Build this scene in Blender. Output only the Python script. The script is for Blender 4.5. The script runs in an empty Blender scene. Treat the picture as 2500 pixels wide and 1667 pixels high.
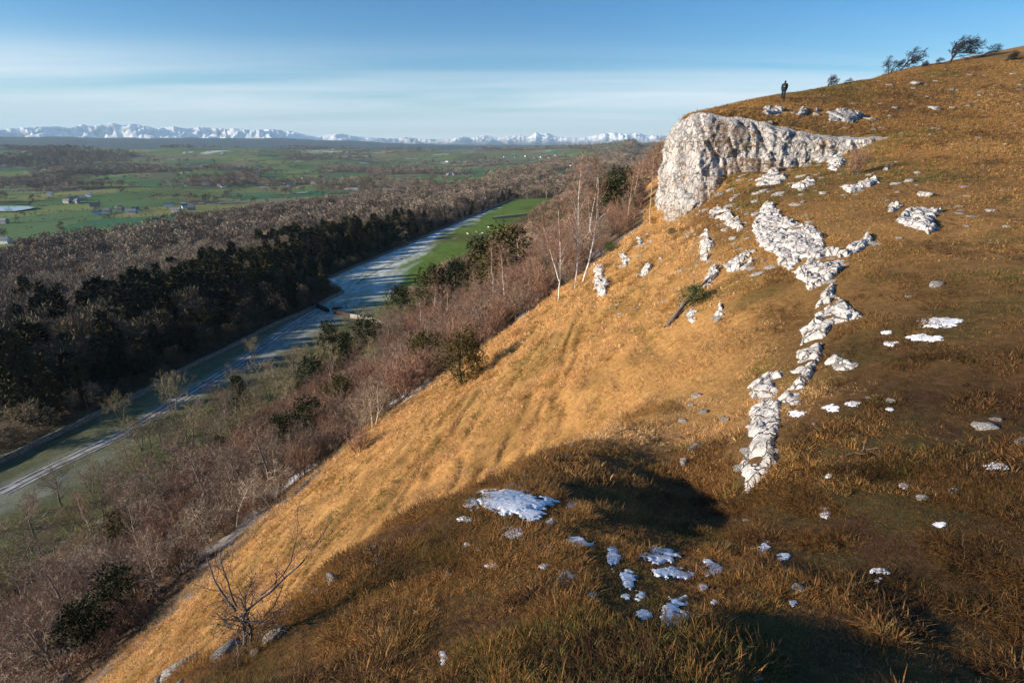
import bpy, bmesh, math, random
import numpy as np
from mathutils import Vector, Matrix, Euler

# ------------------------------------------------------------------ camera, sky, sun, exposure
scene = bpy.context.scene
col = scene.collection
PITCH = math.atan((833.5 - 352.0) / 1250.0)
cam_d = bpy.data.cameras.new('camera')
cam = bpy.data.objects.new('camera', cam_d)
col.objects.link(cam)
cam_d.sensor_width = 36.0
cam_d.lens = 18.0
cam_d.clip_start = 0.1
cam_d.clip_end = 90000.0
cam.location = (0, 0, 0)
cam.rotation_euler = (math.pi / 2 - PITCH, 0, 0)
scene.camera = cam

SUN_AZ = math.radians(-103.0)      # heading of the sun, 0 = straight ahead (+y), negative = left
SUN_EL = math.radians(14.0)
world = bpy.data.worlds.new('World')
scene.world = world
world.use_nodes = True
wn = world.node_tree.nodes
wl = world.node_tree.links
wn.clear()


def wnode(t, **kw):
    n = wn.new(t)
    for k, v in kw.items():
        setattr(n, k, v)
    return n


w_out = wnode('ShaderNodeOutputWorld')
w_bg = wnode('ShaderNodeBackground')
w_bg.inputs['Strength'].default_value = 0.066
w_sky = wnode('ShaderNodeTexSky', sky_type='NISHITA')
w_sky.sun_disc = False
w_sky.sun_elevation = SUN_EL
w_sky.sun_rotation = SUN_AZ
w_sky.altitude = 200
w_sky.air_density = 1.0
w_sky.dust_density = 0.1
w_sky.ozone_density = 3.0
w_hs = wnode('ShaderNodeHueSaturation')
w_hs.inputs['Saturation'].default_value = 1.55
w_hs.inputs['Hue'].default_value = 0.498
wl.new(w_sky.outputs[0], w_hs.inputs['Color'])
# thin cirrus laid over a flat layer high above: direction divided by its height
w_tc = wnode('ShaderNodeTexCoord')
w_sep = wnode('ShaderNodeSeparateXYZ')
wl.new(w_tc.outputs['Generated'], w_sep.inputs[0])


def wmath(op, a, b=None, clamp=False):
    n = wn.new('ShaderNodeMath')
    n.operation = op
    n.use_clamp = clamp
    for i, v in enumerate((a, b)):
        if v is None:
            continue
        if isinstance(v, (int, float)):
            n.inputs[i].default_value = v
        else:
            wl.new(v, n.inputs[i])
    return n.outputs[0]


w_h = wmath('ADD', wmath('MAXIMUM', w_sep.outputs[2], 0.0), 0.06)
w_cx = wmath('DIVIDE', w_sep.outputs[0], w_h)
w_cy = wmath('DIVIDE', w_sep.outputs[1], w_h)
w_cmb = wnode('ShaderNodeCombineXYZ')
wl.new(w_cx, w_cmb.inputs[0])
wl.new(w_cy, w_cmb.inputs[1])
w_map = wnode('ShaderNodeMapping')
w_map.inputs['Rotation'].default_value = (0, 0, math.radians(14))
w_map.inputs['Scale'].default_value = (0.09, 0.34, 1)
w_map.inputs['Location'].default_value = (0.35, 0.55, 0)
wl.new(w_cmb.outputs[0], w_map.inputs[0])
w_nz = wnode('ShaderNodeTexNoise')
w_nz.inputs['Scale'].default_value = 1.0
w_nz.inputs['Detail'].default_value = 7
w_nz.inputs['Roughness'].default_value = 0.52
w_nz.inputs['Distortion'].default_value = 0.35
wl.new(w_map.outputs[0], w_nz.inputs['Vector'])
w_ramp = wnode('ShaderNodeMapRange')
w_ramp.inputs['From Min'].default_value = 0.42
w_ramp.inputs['From Max'].default_value = 0.66
w_ramp.clamp = True
wl.new(w_nz.outputs[0], w_ramp.inputs['Value'])
w_z = wmath('MAXIMUM', w_sep.outputs[2], 0.0)
w_hz = wmath('MULTIPLY', wmath('POWER', 2.718, wmath('MULTIPLY', w_z, -16.0)), 0.85)
w_bd = wmath('DIVIDE', wmath('SUBTRACT', w_z, 0.08), 0.042)
w_cz = wmath('ADD', wmath('MULTIPLY', wmath('POWER', 2.718, wmath('MULTIPLY', wmath('MULTIPLY', w_bd, w_bd), -1.0)), 0.80), 0.07)
w_amt = wmath('ADD', wmath('MULTIPLY', w_ramp.outputs[0], w_cz, True), w_hz, True)
w_lum = wnode('ShaderNodeMixRGB')
w_lum.inputs['Color2'].default_value = (7.6, 7.9, 8.3, 1)
wl.new(w_amt, w_lum.inputs['Fac'])
w_tint = wnode('ShaderNodeMixRGB', blend_type='MULTIPLY')
w_tint.inputs['Fac'].default_value = 1.0
w_tint.inputs['Color2'].default_value = (0.58, 0.95, 1.10, 1)
wl.new(w_hs.outputs[0], w_tint.inputs['Color1'])
wl.new(w_tint.outputs[0], w_lum.inputs['Color1'])
wl.new(w_lum.outputs[0], w_bg.inputs['Color'])
wl.new(w_bg.outputs[0], w_out.inputs['Surface'])

sun_d = bpy.data.lights.new('sun', 'SUN')
sun_d.energy = 5.0
sun_d.angle = math.radians(0.7)
sun_d.color = (1.0, 0.86, 0.70)
sun = bpy.data.objects.new('sun', sun_d)
col.objects.link(sun)
sun_dir = Vector((math.sin(SUN_AZ) * math.cos(SUN_EL), math.cos(SUN_AZ) * math.cos(SUN_EL), math.sin(SUN_EL)))
sun.rotation_euler = sun_dir.to_track_quat('Z', 'Y').to_euler()
sun.location = (-40, -20, 60)

scene.view_settings.view_transform = 'Standard'
scene.view_settings.look = 'None'
scene.view_settings.exposure = 1.02
scene.view_settings.gamma = 1.0
scene.view_settings.use_curve_mapping = False
scene.render.engine = 'CYCLES'
cy = scene.cycles
cy.use_denoising = True
cy.max_bounces = 6
cy.diffuse_bounces = 2
cy.glossy_bounces = 2
cy.transmission_bounces = 2
cy.transparent_max_bounces = 6
cy.volume_bounces = 0
cy.sample_clamp_indirect = 6.0

# ------------------------------------------------------------------ helpers
rng = np.random.default_rng(11)
random.seed(5)
CP, SP = math.cos(PITCH), math.sin(PITCH)


def ray(px, py):
    u = (px - 1250.0) / 1250.0
    v = (833.5 - py) / 1250.0
    return np.array([u, CP + v * SP, -SP + v * CP])


def W(px, py, k):
    return ray(px, py) * k


def pix(x, y, z):
    """photo pixel of a world point"""
    d = y * CP - z * SP
    return 1250 + 1250 * x / d, 833.5 - 1250 * (y * SP + z * CP) / d


def sst(a, b, x):
    q = np.clip((x - a) / (b - a), 0, 1)
    return q * q * (3 - 2 * q)


def _hash(ix, iy, seed):
    n = (ix.astype(np.int64) * 374761393 + iy.astype(np.int64) * 668265263 + seed * 1442695041) & 0x7fffffff
    n = ((n ^ (n >> 13)) * 1274126177) & 0x7fffffff
    n = (n ^ (n >> 16)) & 0xffff
    return n / 65535.0


def vnoise(x, y, seed=0):
    x = np.asarray(x, float)
    y = np.asarray(y, float)
    ix, iy = np.floor(x), np.floor(y)
    fx, fy = x - ix, y - iy
    fx = fx * fx * fx * (fx * (fx * 6 - 15) + 10)
    fy = fy * fy * fy * (fy * (fy * 6 - 15) + 10)
    a = _hash(ix, iy, seed)
    b = _hash(ix + 1, iy, seed)
    c = _hash(ix, iy + 1, seed)
    d = _hash(ix + 1, iy + 1, seed)
    return ((a + (b - a) * fx) * (1 - fy) + (c + (d - c) * fx) * fy) * 2 - 1


def fbm(x, y, seed=0, octv=4, gain=0.5):
    s, a, f, n = 0, 1.0, 1.0, 0
    for i in range(octv):
        s = s + a * vnoise(np.asarray(x) * f + 17.3 * i, np.asarray(y) * f - 9.1 * i, seed + i * 7)
        n += a
        a *= gain
        f *= 2.03
    return s / n


def cell2(x, y, seed=0, jit=.45):
    """cellular noise: random of the nearest cell, offset inside it, gap to the next cell"""
    ix, iy = np.floor(x), np.floor(y)
    d1 = np.full(x.shape, 9.)
    d2 = np.full(x.shape, 9.)
    rv = np.zeros(x.shape)
    dx, dy = np.zeros(x.shape), np.zeros(x.shape)
    for ox in (-1, 0, 1):
        for oy in (-1, 0, 1):
            cx, cyy = ix + ox, iy + oy
            jx = cx + .5 + jit * (2 * _hash(cx, cyy, seed) - 1)
            jy = cyy + .5 + jit * (2 * _hash(cx, cyy, seed + 1) - 1)
            d = np.hypot(x - jx, y - jy)
            n = d < d1
            d2 = np.where(n, d1, np.minimum(d2, d))
            rv = np.where(n, _hash(cx, cyy, seed + 2), rv)
            dx = np.where(n, x - jx, dx)
            dy = np.where(n, y - jy, dy)
            d1 = np.where(n, d, d1)
    return rv, dx, dy, d2 - d1


def ridged(x, y, seed=0, octv=5):
    s, a, f, n = 0, 1.0, 1.0, 0
    for i in range(octv):
        s = s + a * (1 - np.abs(vnoise(np.asarray(x) * f + 5.2 * i, np.asarray(y) * f + 3.7 * i, seed + i * 5)))
        n += a
        a *= 0.5
        f *= 2.1
    return s / n


# ------------------------------------------------------------------ terrain heights
STRIKE = math.radians(13.4)
SS, CS = math.sin(STRIKE), math.cos(STRIKE)


def st(x, y):
    return x * SS + y * CS, x * CS - y * SS


def xy(s, t):
    return s * SS + t * CS, s * CS - t * SS


PROF_T = np.array([-1e6, -600, -400, -250, -160, -108, -85, -62, -52, -40, -27, 100.0])
PROF_Z = np.array([-80, -80, -73, -62, -53, -46.5, -45.5, -45, -41, -35, -8.07 - .7265 * 27, -8.07 + 72.65])


def prof(t):
    r = np.interp(t, PROF_T, PROF_Z)
    for d in (2.5, 5.0):
        r = r + np.interp(t - d, PROF_T, PROF_Z) + np.interp(t + d, PROF_T, PROF_Z)
    return r / 5.0


NEAR_PX = [
    (1250, 1667, 2.9), (1650, 1667, 2.76), (2050, 1667, 3.0), (2500, 1667, 3.1), (850, 1667, 3.4), (600, 1667, 4.0), (420, 1667, 5.0),
    (1250, 1500, 3.9), (1650, 1500, 3.78), (2050, 1500, 3.8), (2500, 1500, 3.8), (850, 1500, 4.7), (690, 1505, 5.6),
    (1250, 1350, 5.2), (1000, 1335, 5.8), (900, 1325, 6.2), (800, 1400, 6.2), (1650, 1370, 5.0), (1900, 1400, 4.5), (2200, 1350, 4.7), (2500, 1300, 4.7),
    (1130, 1225, 6.7), (1280, 1205, 7.0), (1500, 1280, 6.0), (1700, 1290, 6.7),
    (1400, 1180, 8.3), (1550, 1180, 8.5), (1700, 1180, 8.9), (1760, 1240, 8.0), (1550, 1100, 10.6), (1700, 1080, 10.9),
    (1300, 1130, 9.4), (1420, 1080, 11.3), (1550, 1020, 13.5), (1680, 985, 13.8),
    (1900, 1200, 7.0), (1890, 1080, 8.6), (2000, 1000, 9.3), (2100, 1100, 7.4), (2300, 1100, 6.9), (2500, 1100, 6.4),
    (2050, 900, 10.8), (2250, 900, 9.6), (2500, 900, 8.6), (2100, 780, 13), (2300, 750, 12.5), (2500, 720, 12),
    (2150, 650, 16.5), (2350, 620, 16.5), (2500, 600, 16.5), (2100, 560, 21), (2300, 520, 21.5), (2500, 500, 22),
    (2000, 500, 27), (2200, 450, 28), (2400, 420, 29), (2500, 400, 30), (2150, 400, 34), (2300, 350, 37), (2500, 320, 40),
    (2160, 343, 41),
    (1622, 548, 48), (1660, 548, 46), (1706, 522, 44), (1776, 435, 44.6), (1900, 420, 44), (2000, 398, 43), (2100, 366, 42),
    (1800, 470, 38), (1900, 450, 37), (2000, 430, 36),
    (2075, 225, 60), (2300, 250, 58), (2500, 220, 62), (2330, 149, 82), (2490, 120, 90),
]
pts = [W(*p) for p in NEAR_PX]
for x, y, z in [(0, 0, -1.65), (5, 0, -1.9), (2, -6, -.6), (9, -5, -.9), (20, 0, -1.0), (40, 5, 2), (70, 25, 6), (100, 60, 12), (-2.6, -.9, -2.0), (-1.4, -2.2, -1.0), (.7, -1.4, -1.1), (2.2, -2.0, -.9), (5, -3.2, -.9), (-5, -5, -2.8), (-4, -9, -1.5), (-9, -8, -4),  # points beside and behind camera include an unseen crest raised to shade the foreground
                (-2.0, 2.0, -3.3), (-4.9, 2.2, -6.4), (-7.5, 0, -8.5), (15, 9, -2.4), (25, 14, -1.5), (40, 30, -.6), (60, 45, 2.5)]:
    pts.append(np.array([x, y, z], float))
TMAX = ([-14, -6, 0, 6, 12, 18, 24, 30, 36, 42, 48, 54, 60, 70, 80], [-11, -11, -10, -8, -4, 3, 5, 5.4, 4.5, 3, 0, 0, 0, 0, 0])
for s_ in (-14, -8, -2, 4, 9, 14, 19, 24, 29, 34, 39, 44, 50, 56, 66, 80):
    tm = np.interp(s_, *TMAX)
    for t_ in list(np.arange(-34, tm - 1.5, 4.5)) + [tm]:
        X, Y = xy(s_, t_)
        pts.append(np.array([X, Y, -8.07 + .7265 * t_]))
pts = np.array(pts)

HIGH_PX = [(1622, 313, 50), (1660, 295, 48), (1706, 277, 47.0), (1776, 284, 46), (1900, 307, 45), (2000, 326, 44), (2100, 335, 43), (2160, 340, 41.5),
           (1720, 272.5, 50), (1800, 259, 53.5), (1915, 238, 56), (2000, 219, 62), (2075, 201, 68), (2200, 172, 76), (2330, 147, 82), (2490, 118, 90),
           (1900, 272, 50), (2100, 275, 52), (2300, 250, 58), (2500, 220, 62), (2300, 350, 37), (2500, 320, 40), (2200, 450, 28), (2400, 420, 29),
           (2500, 400, 30), (2150, 400, 34)]
hp = [W(*p) for p in HIGH_PX]
for p in HIGH_PX[8:16]:
    q = W(*p)
    h = q[:2] / np.linalg.norm(q[:2])
    hp.append(np.array([q[0] + h[0] * 22, q[1] + h[1] * 22, q[2] + 0.1]))
    hp.append(np.array([q[0] + h[0] * 60, q[1] + h[1] * 60, q[2] - 1.5]))
for x, y, z in [(100, 60, 12), (70, 25, 6), (60, 45, 2.5), (14, 72, 0.0), (12, 100, -2)]:
    hp.append(np.array([x, y, z], float))
hp = np.array(hp)


class TPS:
    def __init__(self, p, lam):
        self.c = p[:, :2] / 20.0
        n = len(p)
        d = np.linalg.norm(self.c[:, None] - self.c[None], axis=2)
        K = self.k(d) + lam * np.eye(n)
        Q = np.hstack([np.ones((n, 1)), self.c])
        A = np.vstack([np.hstack([K, Q]), np.hstack([Q.T, np.zeros((3, 3))])])
        self.w = np.linalg.solve(A, np.concatenate([p[:, 2], np.zeros(3)]))

    @staticmethod
    def k(d):
        return np.where(d > 1e-9, d * d * np.log(np.maximum(d, 1e-9)), 0)

    def __call__(self, x, y):
        x = np.atleast_1d(np.asarray(x, float))
        y = np.atleast_1d(np.asarray(y, float))
        o = np.empty(x.shape)
        for i in range(0, len(x), 20000):
            q = np.stack([x[i:i + 20000], y[i:i + 20000]], 1) / 20.0
            d2 = ((q[:, None] - self.c[None]) ** 2).sum(2)
            o[i:i + 20000] = 0.5 * (d2 * np.log(np.maximum(d2, 1e-12))) @ self.w[:-3] + self.w[-3] + q @ self.w[-2:]
        return o


tps_low = TPS(pts, 1e-4)
tps_high = TPS(hp, 1e-4)

# cliff: px, top y, top depth, foot y, foot depth
CLIFF = [(1622, 317, 50.0, 545, 48.8), (1640, 299, 48.6, 552, 46.4), (1664, 292, 47.3, 550, 44.8), (1706, 276, 46.4, 520, 43.6), (1740, 279, 45.8, 478, 43.8),
         (1776, 284, 45.4, 436, 44.0), (1840, 296, 44.9, 424, 43.8), (1900, 307, 44.4, 412, 43.4), (2000, 326, 43.6, 396, 42.7), (2060, 333, 43.0, 375, 42.3),
         (2110, 336, 42.4, 360, 41.9), (2165, 339, 41.4, 345, 41.2)]
cl_top = np.array([W(a, b, k) for a, b, k, _, _ in CLIFF])
cl_bot = np.array([W(a, b, k) for a, _, _, b, k in CLIFF])
back = np.array([[cl_top[0, 0] + 1.6, cl_top[0, 1] + 4, 0], [cl_top[0, 0] + 5, cl_top[0, 1] + 12, 0], [cl_top[0, 0] + 12, cl_top[0, 1] + 30, 0]])
line = np.vstack([back[::-1][:, :2], cl_top[:, :2]])
line_ext = np.vstack([[[90, 330]], line, [[62, 58], [400, 150]]])


def high_mask(x, y):
    x = np.asarray(x, float)
    y = np.asarray(y, float)
    best = np.full(x.shape, 1e9)
    side = np.zeros(x.shape)
    for a, b in zip(line_ext[:-1], line_ext[1:]):
        e = b - a
        L = e @ e
        q = np.clip(((x - a[0]) * e[0] + (y - a[1]) * e[1]) / L, 0, 1)
        dx, dy = x - a[0] - q * e[0], y - a[1] - q * e[1]
        d = np.hypot(dx, dy)
        cr = (e[0] * (y - a[1]) - e[1] * (x - a[0]))
        m = d < best - 1e-9
        best = np.where(m, d, best)
        side = np.where(m, np.sign(cr), side)
    past = np.clip(np.hypot(x - line[-1, 0], y - line[-1, 1]), 0, 60) * (x > line[-1, 0])
    wdt = 0.35 + 0.25 * past
    return sst(-1, 1, (best * side - 1.0 * (past < 1)) / wdt)


def far_height(x, y, t):
    r = np.hypot(x, y)
    az = np.degrees(np.arctan2(x, y))
    z = prof(t)
    z = z + 9 * fbm(x / 420, y / 420, 3, 3) * sst(350, 900, r)
    knoll = 15 * np.maximum(fbm(x / 300 + 3, y / 300, 9, 2), 0) * sst(250, 600, r)
    z = z + knoll
    hill = 55 + 24 * fbm(x / 900, y / 900, 21, 4) + 8 * fbm(x / 240, y / 240, 5, 3)
    z = z + hill * sst(1800, 3300, r) * (0.75 + 0.25 * sst(-5, -35, az)) - 40 * sst(3600, 6000, r)
    blue = (86 + 24 * fbm(x / 2600, y / 2600, 31, 3)) * sst(-2, -24, az) + 12
    z = z + (blue + 40) * sst(6000, 9500, r) * (1 - sst(10500, 14000, r))
    return z


def ground_z(x, y):
    x = np.atleast_1d(np.asarray(x, float))
    y = np.atleast_1d(np.asarray(y, float))
    s, t = st(x, y)
    r = np.hypot(x, y)
    bend = np.maximum(s - 62, 0) * 0.10
    te = t - bend * sst(-60, -10, t)
    A = far_height(x, y, np.minimum(te, 2.0))
    A = A + 14 * sst(2, 9, te) * sst(60, 90, s)
    w_an = np.maximum(sst(85, 125, r), sst(-26, -33, t))
    z = A.copy()
    m = (w_an < 1) | ((r < 230) & (t > -5))
    if m.any():
        xm, ym = x[m], y[m]
        lo = tps_low(xm, ym)
        lo = lo * (1 - w_an[m]) + A[m] * w_an[m]
        hm = high_mask(xm, ym)
        hi = np.zeros_like(lo)
        h = hm > 0
        if h.any():
            rr = r[m][h]
            hi[h] = tps_high(xm[h], ym[h]) * (1 - sst(150, 220, rr)) + A[m][h] * sst(150, 220, rr)
        z[m] = lo * (1 - hm) + hi * hm
    # small relief: tussocks and hollows on the near hill
    nr = 1 - sst(90, 140, r)
    z = z + nr * (0.05 * fbm(x / 1.3, y / 1.3, 2, 3) + 0.11 * fbm(x / 4.5, y / 4.5, 8, 2) * sst(3, 12, r))
    # low terraces worn across the steep grass
    slope_zone = sst(-30, -24, t) * sst(4, -2, t) * sst(8, 14, s) * (1 - sst(50, 60, s))
    z = z + slope_zone * (0.075 * np.sin(t * 5.0 + 6.5 * fbm(s / 4, t / 2, 4, 2)) + .10 * fbm(s / 1.5, t / .7, 6, 2))
    return z


def gz(x, y):
    return float(ground_z([x], [y])[0])


_K = np.concatenate([np.arange(1.5, 20, .3), np.arange(20, 70, .8), np.geomspace(70, 6000, 260)])


def hit(px, py, kmin=0.0):
    """first point of the ground under a photo pixel"""
    d = ray(px, py)
    K = _K[_K > kmin]
    for rnd in range(3):
        P = d[None] * K[:, None]
        f = P[:, 2] - ground_z(P[:, 0], P[:, 1])
        idx = np.where(f < 0)[0]
        if len(idx) == 0:
            return None
        i = max(idx[0], 1)
        if rnd < 2:
            K = np.linspace(K[i - 1], K[i], 14)
    p = d * K[i]
    return np.array([p[0], p[1], gz(p[0], p[1])])


def gnormal(x, y, e=0.4):
    z = ground_z([x - e, x + e, x, x], [y, y, y - e, y + e])
    n = Vector((-(z[1] - z[0]) / (2 * e), -(z[3] - z[2]) / (2 * e), 1))
    return n.normalized()


# ------------------------------------------------------------------ materials
def new_mat(name):
    m = bpy.data.materials.new(name)
    m.use_nodes = True
    nt = m.node_tree
    b = nt.nodes['Principled BSDF']
    b.inputs['Specular IOR Level'].default_value = 0.25
    return m, nt, b


def nmath(nt, op, a, b=None, clamp=False):
    n = nt.nodes.new('ShaderNodeMath')
    n.operation = op
    n.use_clamp = clamp
    for i, v in enumerate((a, b)):
        if v is None:
            continue
        if isinstance(v, (int, float)):
            n.inputs[i].default_value = v
        else:
            nt.links.new(v, n.inputs[i])
    return n.outputs[0]


def nnoise(nt, vec, scale, detail=4, rough=0.55, dist=0.0):
    n = nt.nodes.new('ShaderNodeTexNoise')
    n.inputs['Scale'].default_value = scale
    n.inputs['Detail'].default_value = detail
    n.inputs['Roughness'].default_value = rough
    n.inputs['Distortion'].default_value = dist
    if vec is not None:
        nt.links.new(vec, n.inputs['Vector'])
    return n.outputs[0]


def nrange(nt, v, a, b, c, d):
    n = nt.nodes.new('ShaderNodeMapRange')
    n.inputs['From Min'].default_value = a
    n.inputs['From Max'].default_value = b
    n.inputs['To Min'].default_value = c
    n.inputs['To Max'].default_value = d
    nt.links.new(v, n.inputs['Value'])
    return n.outputs[0]


def nmix(nt, fac, c1, c2, mode='MIX'):
    n = nt.nodes.new('ShaderNodeMixRGB')
    n.blend_type = mode
    for i, v in ((0, fac), (1, c1), (2, c2)):
        if isinstance(v, (int, float)):
            n.inputs[i].default_value = v
        elif isinstance(v, tuple):
            n.inputs[i].default_value = v if len(v) == 4 else v + (1,)
        else:
            nt.links.new(v, n.inputs[i])
    return n.outputs[0]


def nbump(nt, b, h, strength, dist):
    n = nt.nodes.new('ShaderNodeBump')
    n.inputs['Strength'].default_value = strength
    n.inputs['Distance'].default_value = dist
    nt.links.new(h, n.inputs['Height'])
    nt.links.new(n.outputs[0], b.inputs['Normal'])
    return n


def nattr(nt, name, typ='GEOMETRY'):
    n = nt.nodes.new('ShaderNodeAttribute')
    n.attribute_name = name
    n.attribute_type = typ
    return n


def ncoord(nt, which='Object'):
    return nt.nodes.new('ShaderNodeTexCoord').outputs[which]


def nscale(nt, vec, s):
    n = nt.nodes.new('ShaderNodeMapping')
    n.inputs['Scale'].default_value = s
    nt.links.new(vec, n.inputs[0])
    return n.outputs[0]


MAT = {}


def mat_ground():
    m, nt, b = new_mat('ground_turf')
    oc = ncoord(nt)
    a = nattr(nt, 'Col').outputs['Color']
    n1 = nrange(nt, nnoise(nt, oc, 0.35, 5), 0.25, 0.75, 0.72, 1.28)
    n2 = nrange(nt, nnoise(nt, oc, 5.0, 6, .65), 0.25, 0.75, 0.55, 1.4)
    v = nmath(nt, 'MULTIPLY', n1, n2)
    g = nt.nodes.new('ShaderNodeCombineColor')
    for i in range(3):
        nt.links.new(v, g.inputs[i])
    c = nmix(nt, 1.0, a, g.outputs[0], 'MULTIPLY')
    # lichen-grey litter and rusty flecks in the sward
    fl = nrange(nt, nnoise(nt, oc, 14.0, 3, .6), 0.58, 0.66, 0, 0.35)
    c = nmix(nt, fl, c, nmix(nt, 1.0, c, (1.35, 0.9, 0.6), 'MULTIPLY'))
    nt.links.new(c, b.inputs['Base Color'])
    b.inputs['Roughness'].default_value = 0.95
    b.inputs['Specular IOR Level'].default_value = 0.1
    nbump(nt, b, nnoise(nt, oc, 9.0, 6, .7), 0.7, 0.06)
    return m


def mat_limestone(name, tone=1.0, scale=1.0, moss=0.5, grime=.5, ck_s=1.5, ck_z=.7, ck_a=.8):
    m, nt, b = new_mat(name)
    oc = ncoord(nt, 'Object')
    base = nmix(nt, nrange(nt, nnoise(nt, oc, 0.9 * scale, 5, .6), .3, .7, 0, 1), (.50 * tone, .47 * tone, .44 * tone), (.68 * tone, .66 * tone, .63 * tone))
    streak = nrange(nt, nnoise(nt, nscale(nt, oc, (1.6 * scale, 1.6 * scale, .28 * scale)), 1.6, 6, .65), .40, .62, 1.1 * grime, 0)
    base = nmix(nt, streak, base, (.26, .25, .245))
    dark = nrange(nt, nnoise(nt, oc, 7.0 * scale, 6, .7), .54, .66, 0, 1.1 * grime)
    base = nmix(nt, dark, base, (.20, .185, .17))
    rust = nrange(nt, nnoise(nt, oc, 1.7 * scale, 5, .6), .60, .72, 0, moss)
    base = nmix(nt, rust, base, (.33, .20, .085))
    vo = nt.nodes.new('ShaderNodeTexVoronoi')
    vo.feature = 'DISTANCE_TO_EDGE'
    vo.inputs['Scale'].default_value = ck_s * scale
    wv = nt.nodes.new('ShaderNodeVectorMath')
    wv.operation = 'MULTIPLY_ADD'
    nc = nt.nodes.new('ShaderNodeTexNoise')
    nc.inputs['Scale'].default_value = 2.0 * scale
    nc.inputs['Detail'].default_value = 4
    nt.links.new(oc, nc.inputs['Vector'])
    nt.links.new(nc.outputs['Color'], wv.inputs[0])
    wv.inputs[1].default_value = (.55 / scale, .55 / scale, .55 / scale)
    nt.links.new(nscale(nt, oc, (1.0, 1.0, ck_z)), wv.inputs[2])
    nt.links.new(wv.outputs[0], vo.inputs['Vector'])
    ck = nrange(nt, vo.outputs['Distance'], .012, .045, ck_a, 0)
    base = nmix(nt, ck, base, (.12, .095, .07))
    nt.links.new(base, b.inputs['Base Color'])
    b.inputs['Roughness'].default_value = 0.9
    h = nmath(nt, 'ADD', nmath(nt, 'MULTIPLY', nrange(nt, vo.outputs['Distance'], 0, .06, 0, 1), .6), nmath(nt, 'ADD', nnoise(nt, oc, 3.5 * scale, 8, .68), nmath(nt, 'MULTIPLY', nnoise(nt, nscale(nt, oc, (1, 1, .35)), 11 * scale, 5, .6), .5)))
    nbump(nt, b, h, 1.0, 0.16 / scale)
    return m


def mat_snow():
    m, nt, b = new_mat('snow')
    oc = ncoord(nt)
    c = nmix(nt, nrange(nt, nnoise(nt, oc, 18, 4), .4, .7, 0, .5), (.86, .88, .91), (.74, .77, .81))
    nt.links.new(c, b.inputs['Base Color'])
    b.inputs['Roughness'].default_value = 0.6
    b.inputs['Subsurface Weight'].default_value = 0.0
    nbump(nt, b, nnoise(nt, oc, 30, 3), .2, .01)
    return m


def mat_plain(name, c, rough=.8, var=.35, scale=6.0, instancer=False, bump=0.0, transl=0.0):
    """one colour, broken up by noise and by a shade of its own for every copy"""
    m, nt, b = new_mat(name)
    oc = ncoord(nt)
    if instancer:
        cc = nattr(nt, 'tint', 'INSTANCER').outputs['Color']
    else:
        rgb = nt.nodes.new('ShaderNodeRGB')
        rgb.outputs[0].default_value = c + (1,)
        cc = rgb.outputs[0]
    n = nrange(nt, nnoise(nt, oc, scale, 3), .3, .7, 1 - var, 1 + var)
    oi = nt.nodes.new('ShaderNodeObjectInfo')
    r = nrange(nt, oi.outputs['Random'], 0, 1, .78, 1.22)
    v = nmath(nt, 'MULTIPLY', n, r)
    g = nt.nodes.new('ShaderNodeCombineColor')
    for i in range(3):
        nt.links.new(v, g.inputs[i])
    cfin = nmix(nt, 1.0, cc, g.outputs[0], 'MULTIPLY')
    nt.links.new(cfin, b.inputs['Base Color'])
    b.inputs['Roughness'].default_value = rough
    b.inputs['Specular IOR Level'].default_value = 0.15
    if bump:
        nbump(nt, b, nnoise(nt, oc, scale * 3, 4), .6, bump)
    if transl:
        tr = nt.nodes.new('ShaderNodeBsdfTranslucent')
        nt.links.new(cfin, tr.inputs['Color'])
        mx = nt.nodes.new('ShaderNodeMixShader')
        mx.inputs[0].default_value = transl
        out = nt.nodes['Material Output']
        nt.links.new(b.outputs[0], mx.inputs[1])
        nt.links.new(tr.outputs[0], mx.inputs[2])
        nt.links.new(mx.outputs[0], out.inputs['Surface'])
    return m


def mat_grass():
    m, nt, b = new_mat('grass_blades')
    t = nattr(nt, 'tint', 'INSTANCER').outputs['Color']
    v = nattr(nt, 'shade').outputs['Color']
    c = nmix(nt, 1.0, t, v, 'MULTIPLY')
    nt.links.new(c, b.inputs['Base Color'])
    b.inputs['Roughness'].default_value = 0.75
    b.inputs['Specular IOR Level'].default_value = 0.2
    tr = nt.nodes.new('ShaderNodeBsdfTranslucent')
    nt.links.new(c, tr.inputs['Color'])
    mx = nt.nodes.new('ShaderNodeMixShader')
    mx.inputs[0].default_value = 0.3
    out = nt.nodes['Material Output']
    nt.links.new(b.outputs[0], mx.inputs[1])
    nt.links.new(tr.outputs[0], mx.inputs[2])
    nt.links.new(mx.outputs[0], out.inputs['Surface'])
    return m


def mat_mountain():
    m, nt, b = new_mat('snow_and_rock')
    ge = nt.nodes.new('ShaderNodeNewGeometry')
    sp = nt.nodes.new('ShaderNodeSeparateXYZ')
    nt.links.new(ge.outputs['Normal'], sp.inputs[0])
    po = nt.nodes.new('ShaderNodeSeparateXYZ')
    nt.links.new(ge.outputs['Position'], po.inputs[0])
    oc = ncoord(nt)
    n = nnoise(nt, oc, 0.0022, 8, .65)
    steep = nrange(nt, nmath(nt, 'ADD', sp.outputs[2], nmath(nt, 'MULTIPLY', nmath(nt, 'SUBTRACT', n, .5), .7)), .60, .82, 0, 1)
    alt = nrange(nt, nmath(nt, 'ADD', po.outputs[2], nmath(nt, 'MULTIPLY', n, 300)), 160, 330, 0, 1)
    f = nmath(nt, 'MULTIPLY', steep, alt, True)
    c = nmix(nt, f, (.10, .10, .10), (.88, .90, .93))
    nt.links.new(c, b.inputs['Base Color'])
    b.inputs['Roughness'].default_value = 0.8
    return m


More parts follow.
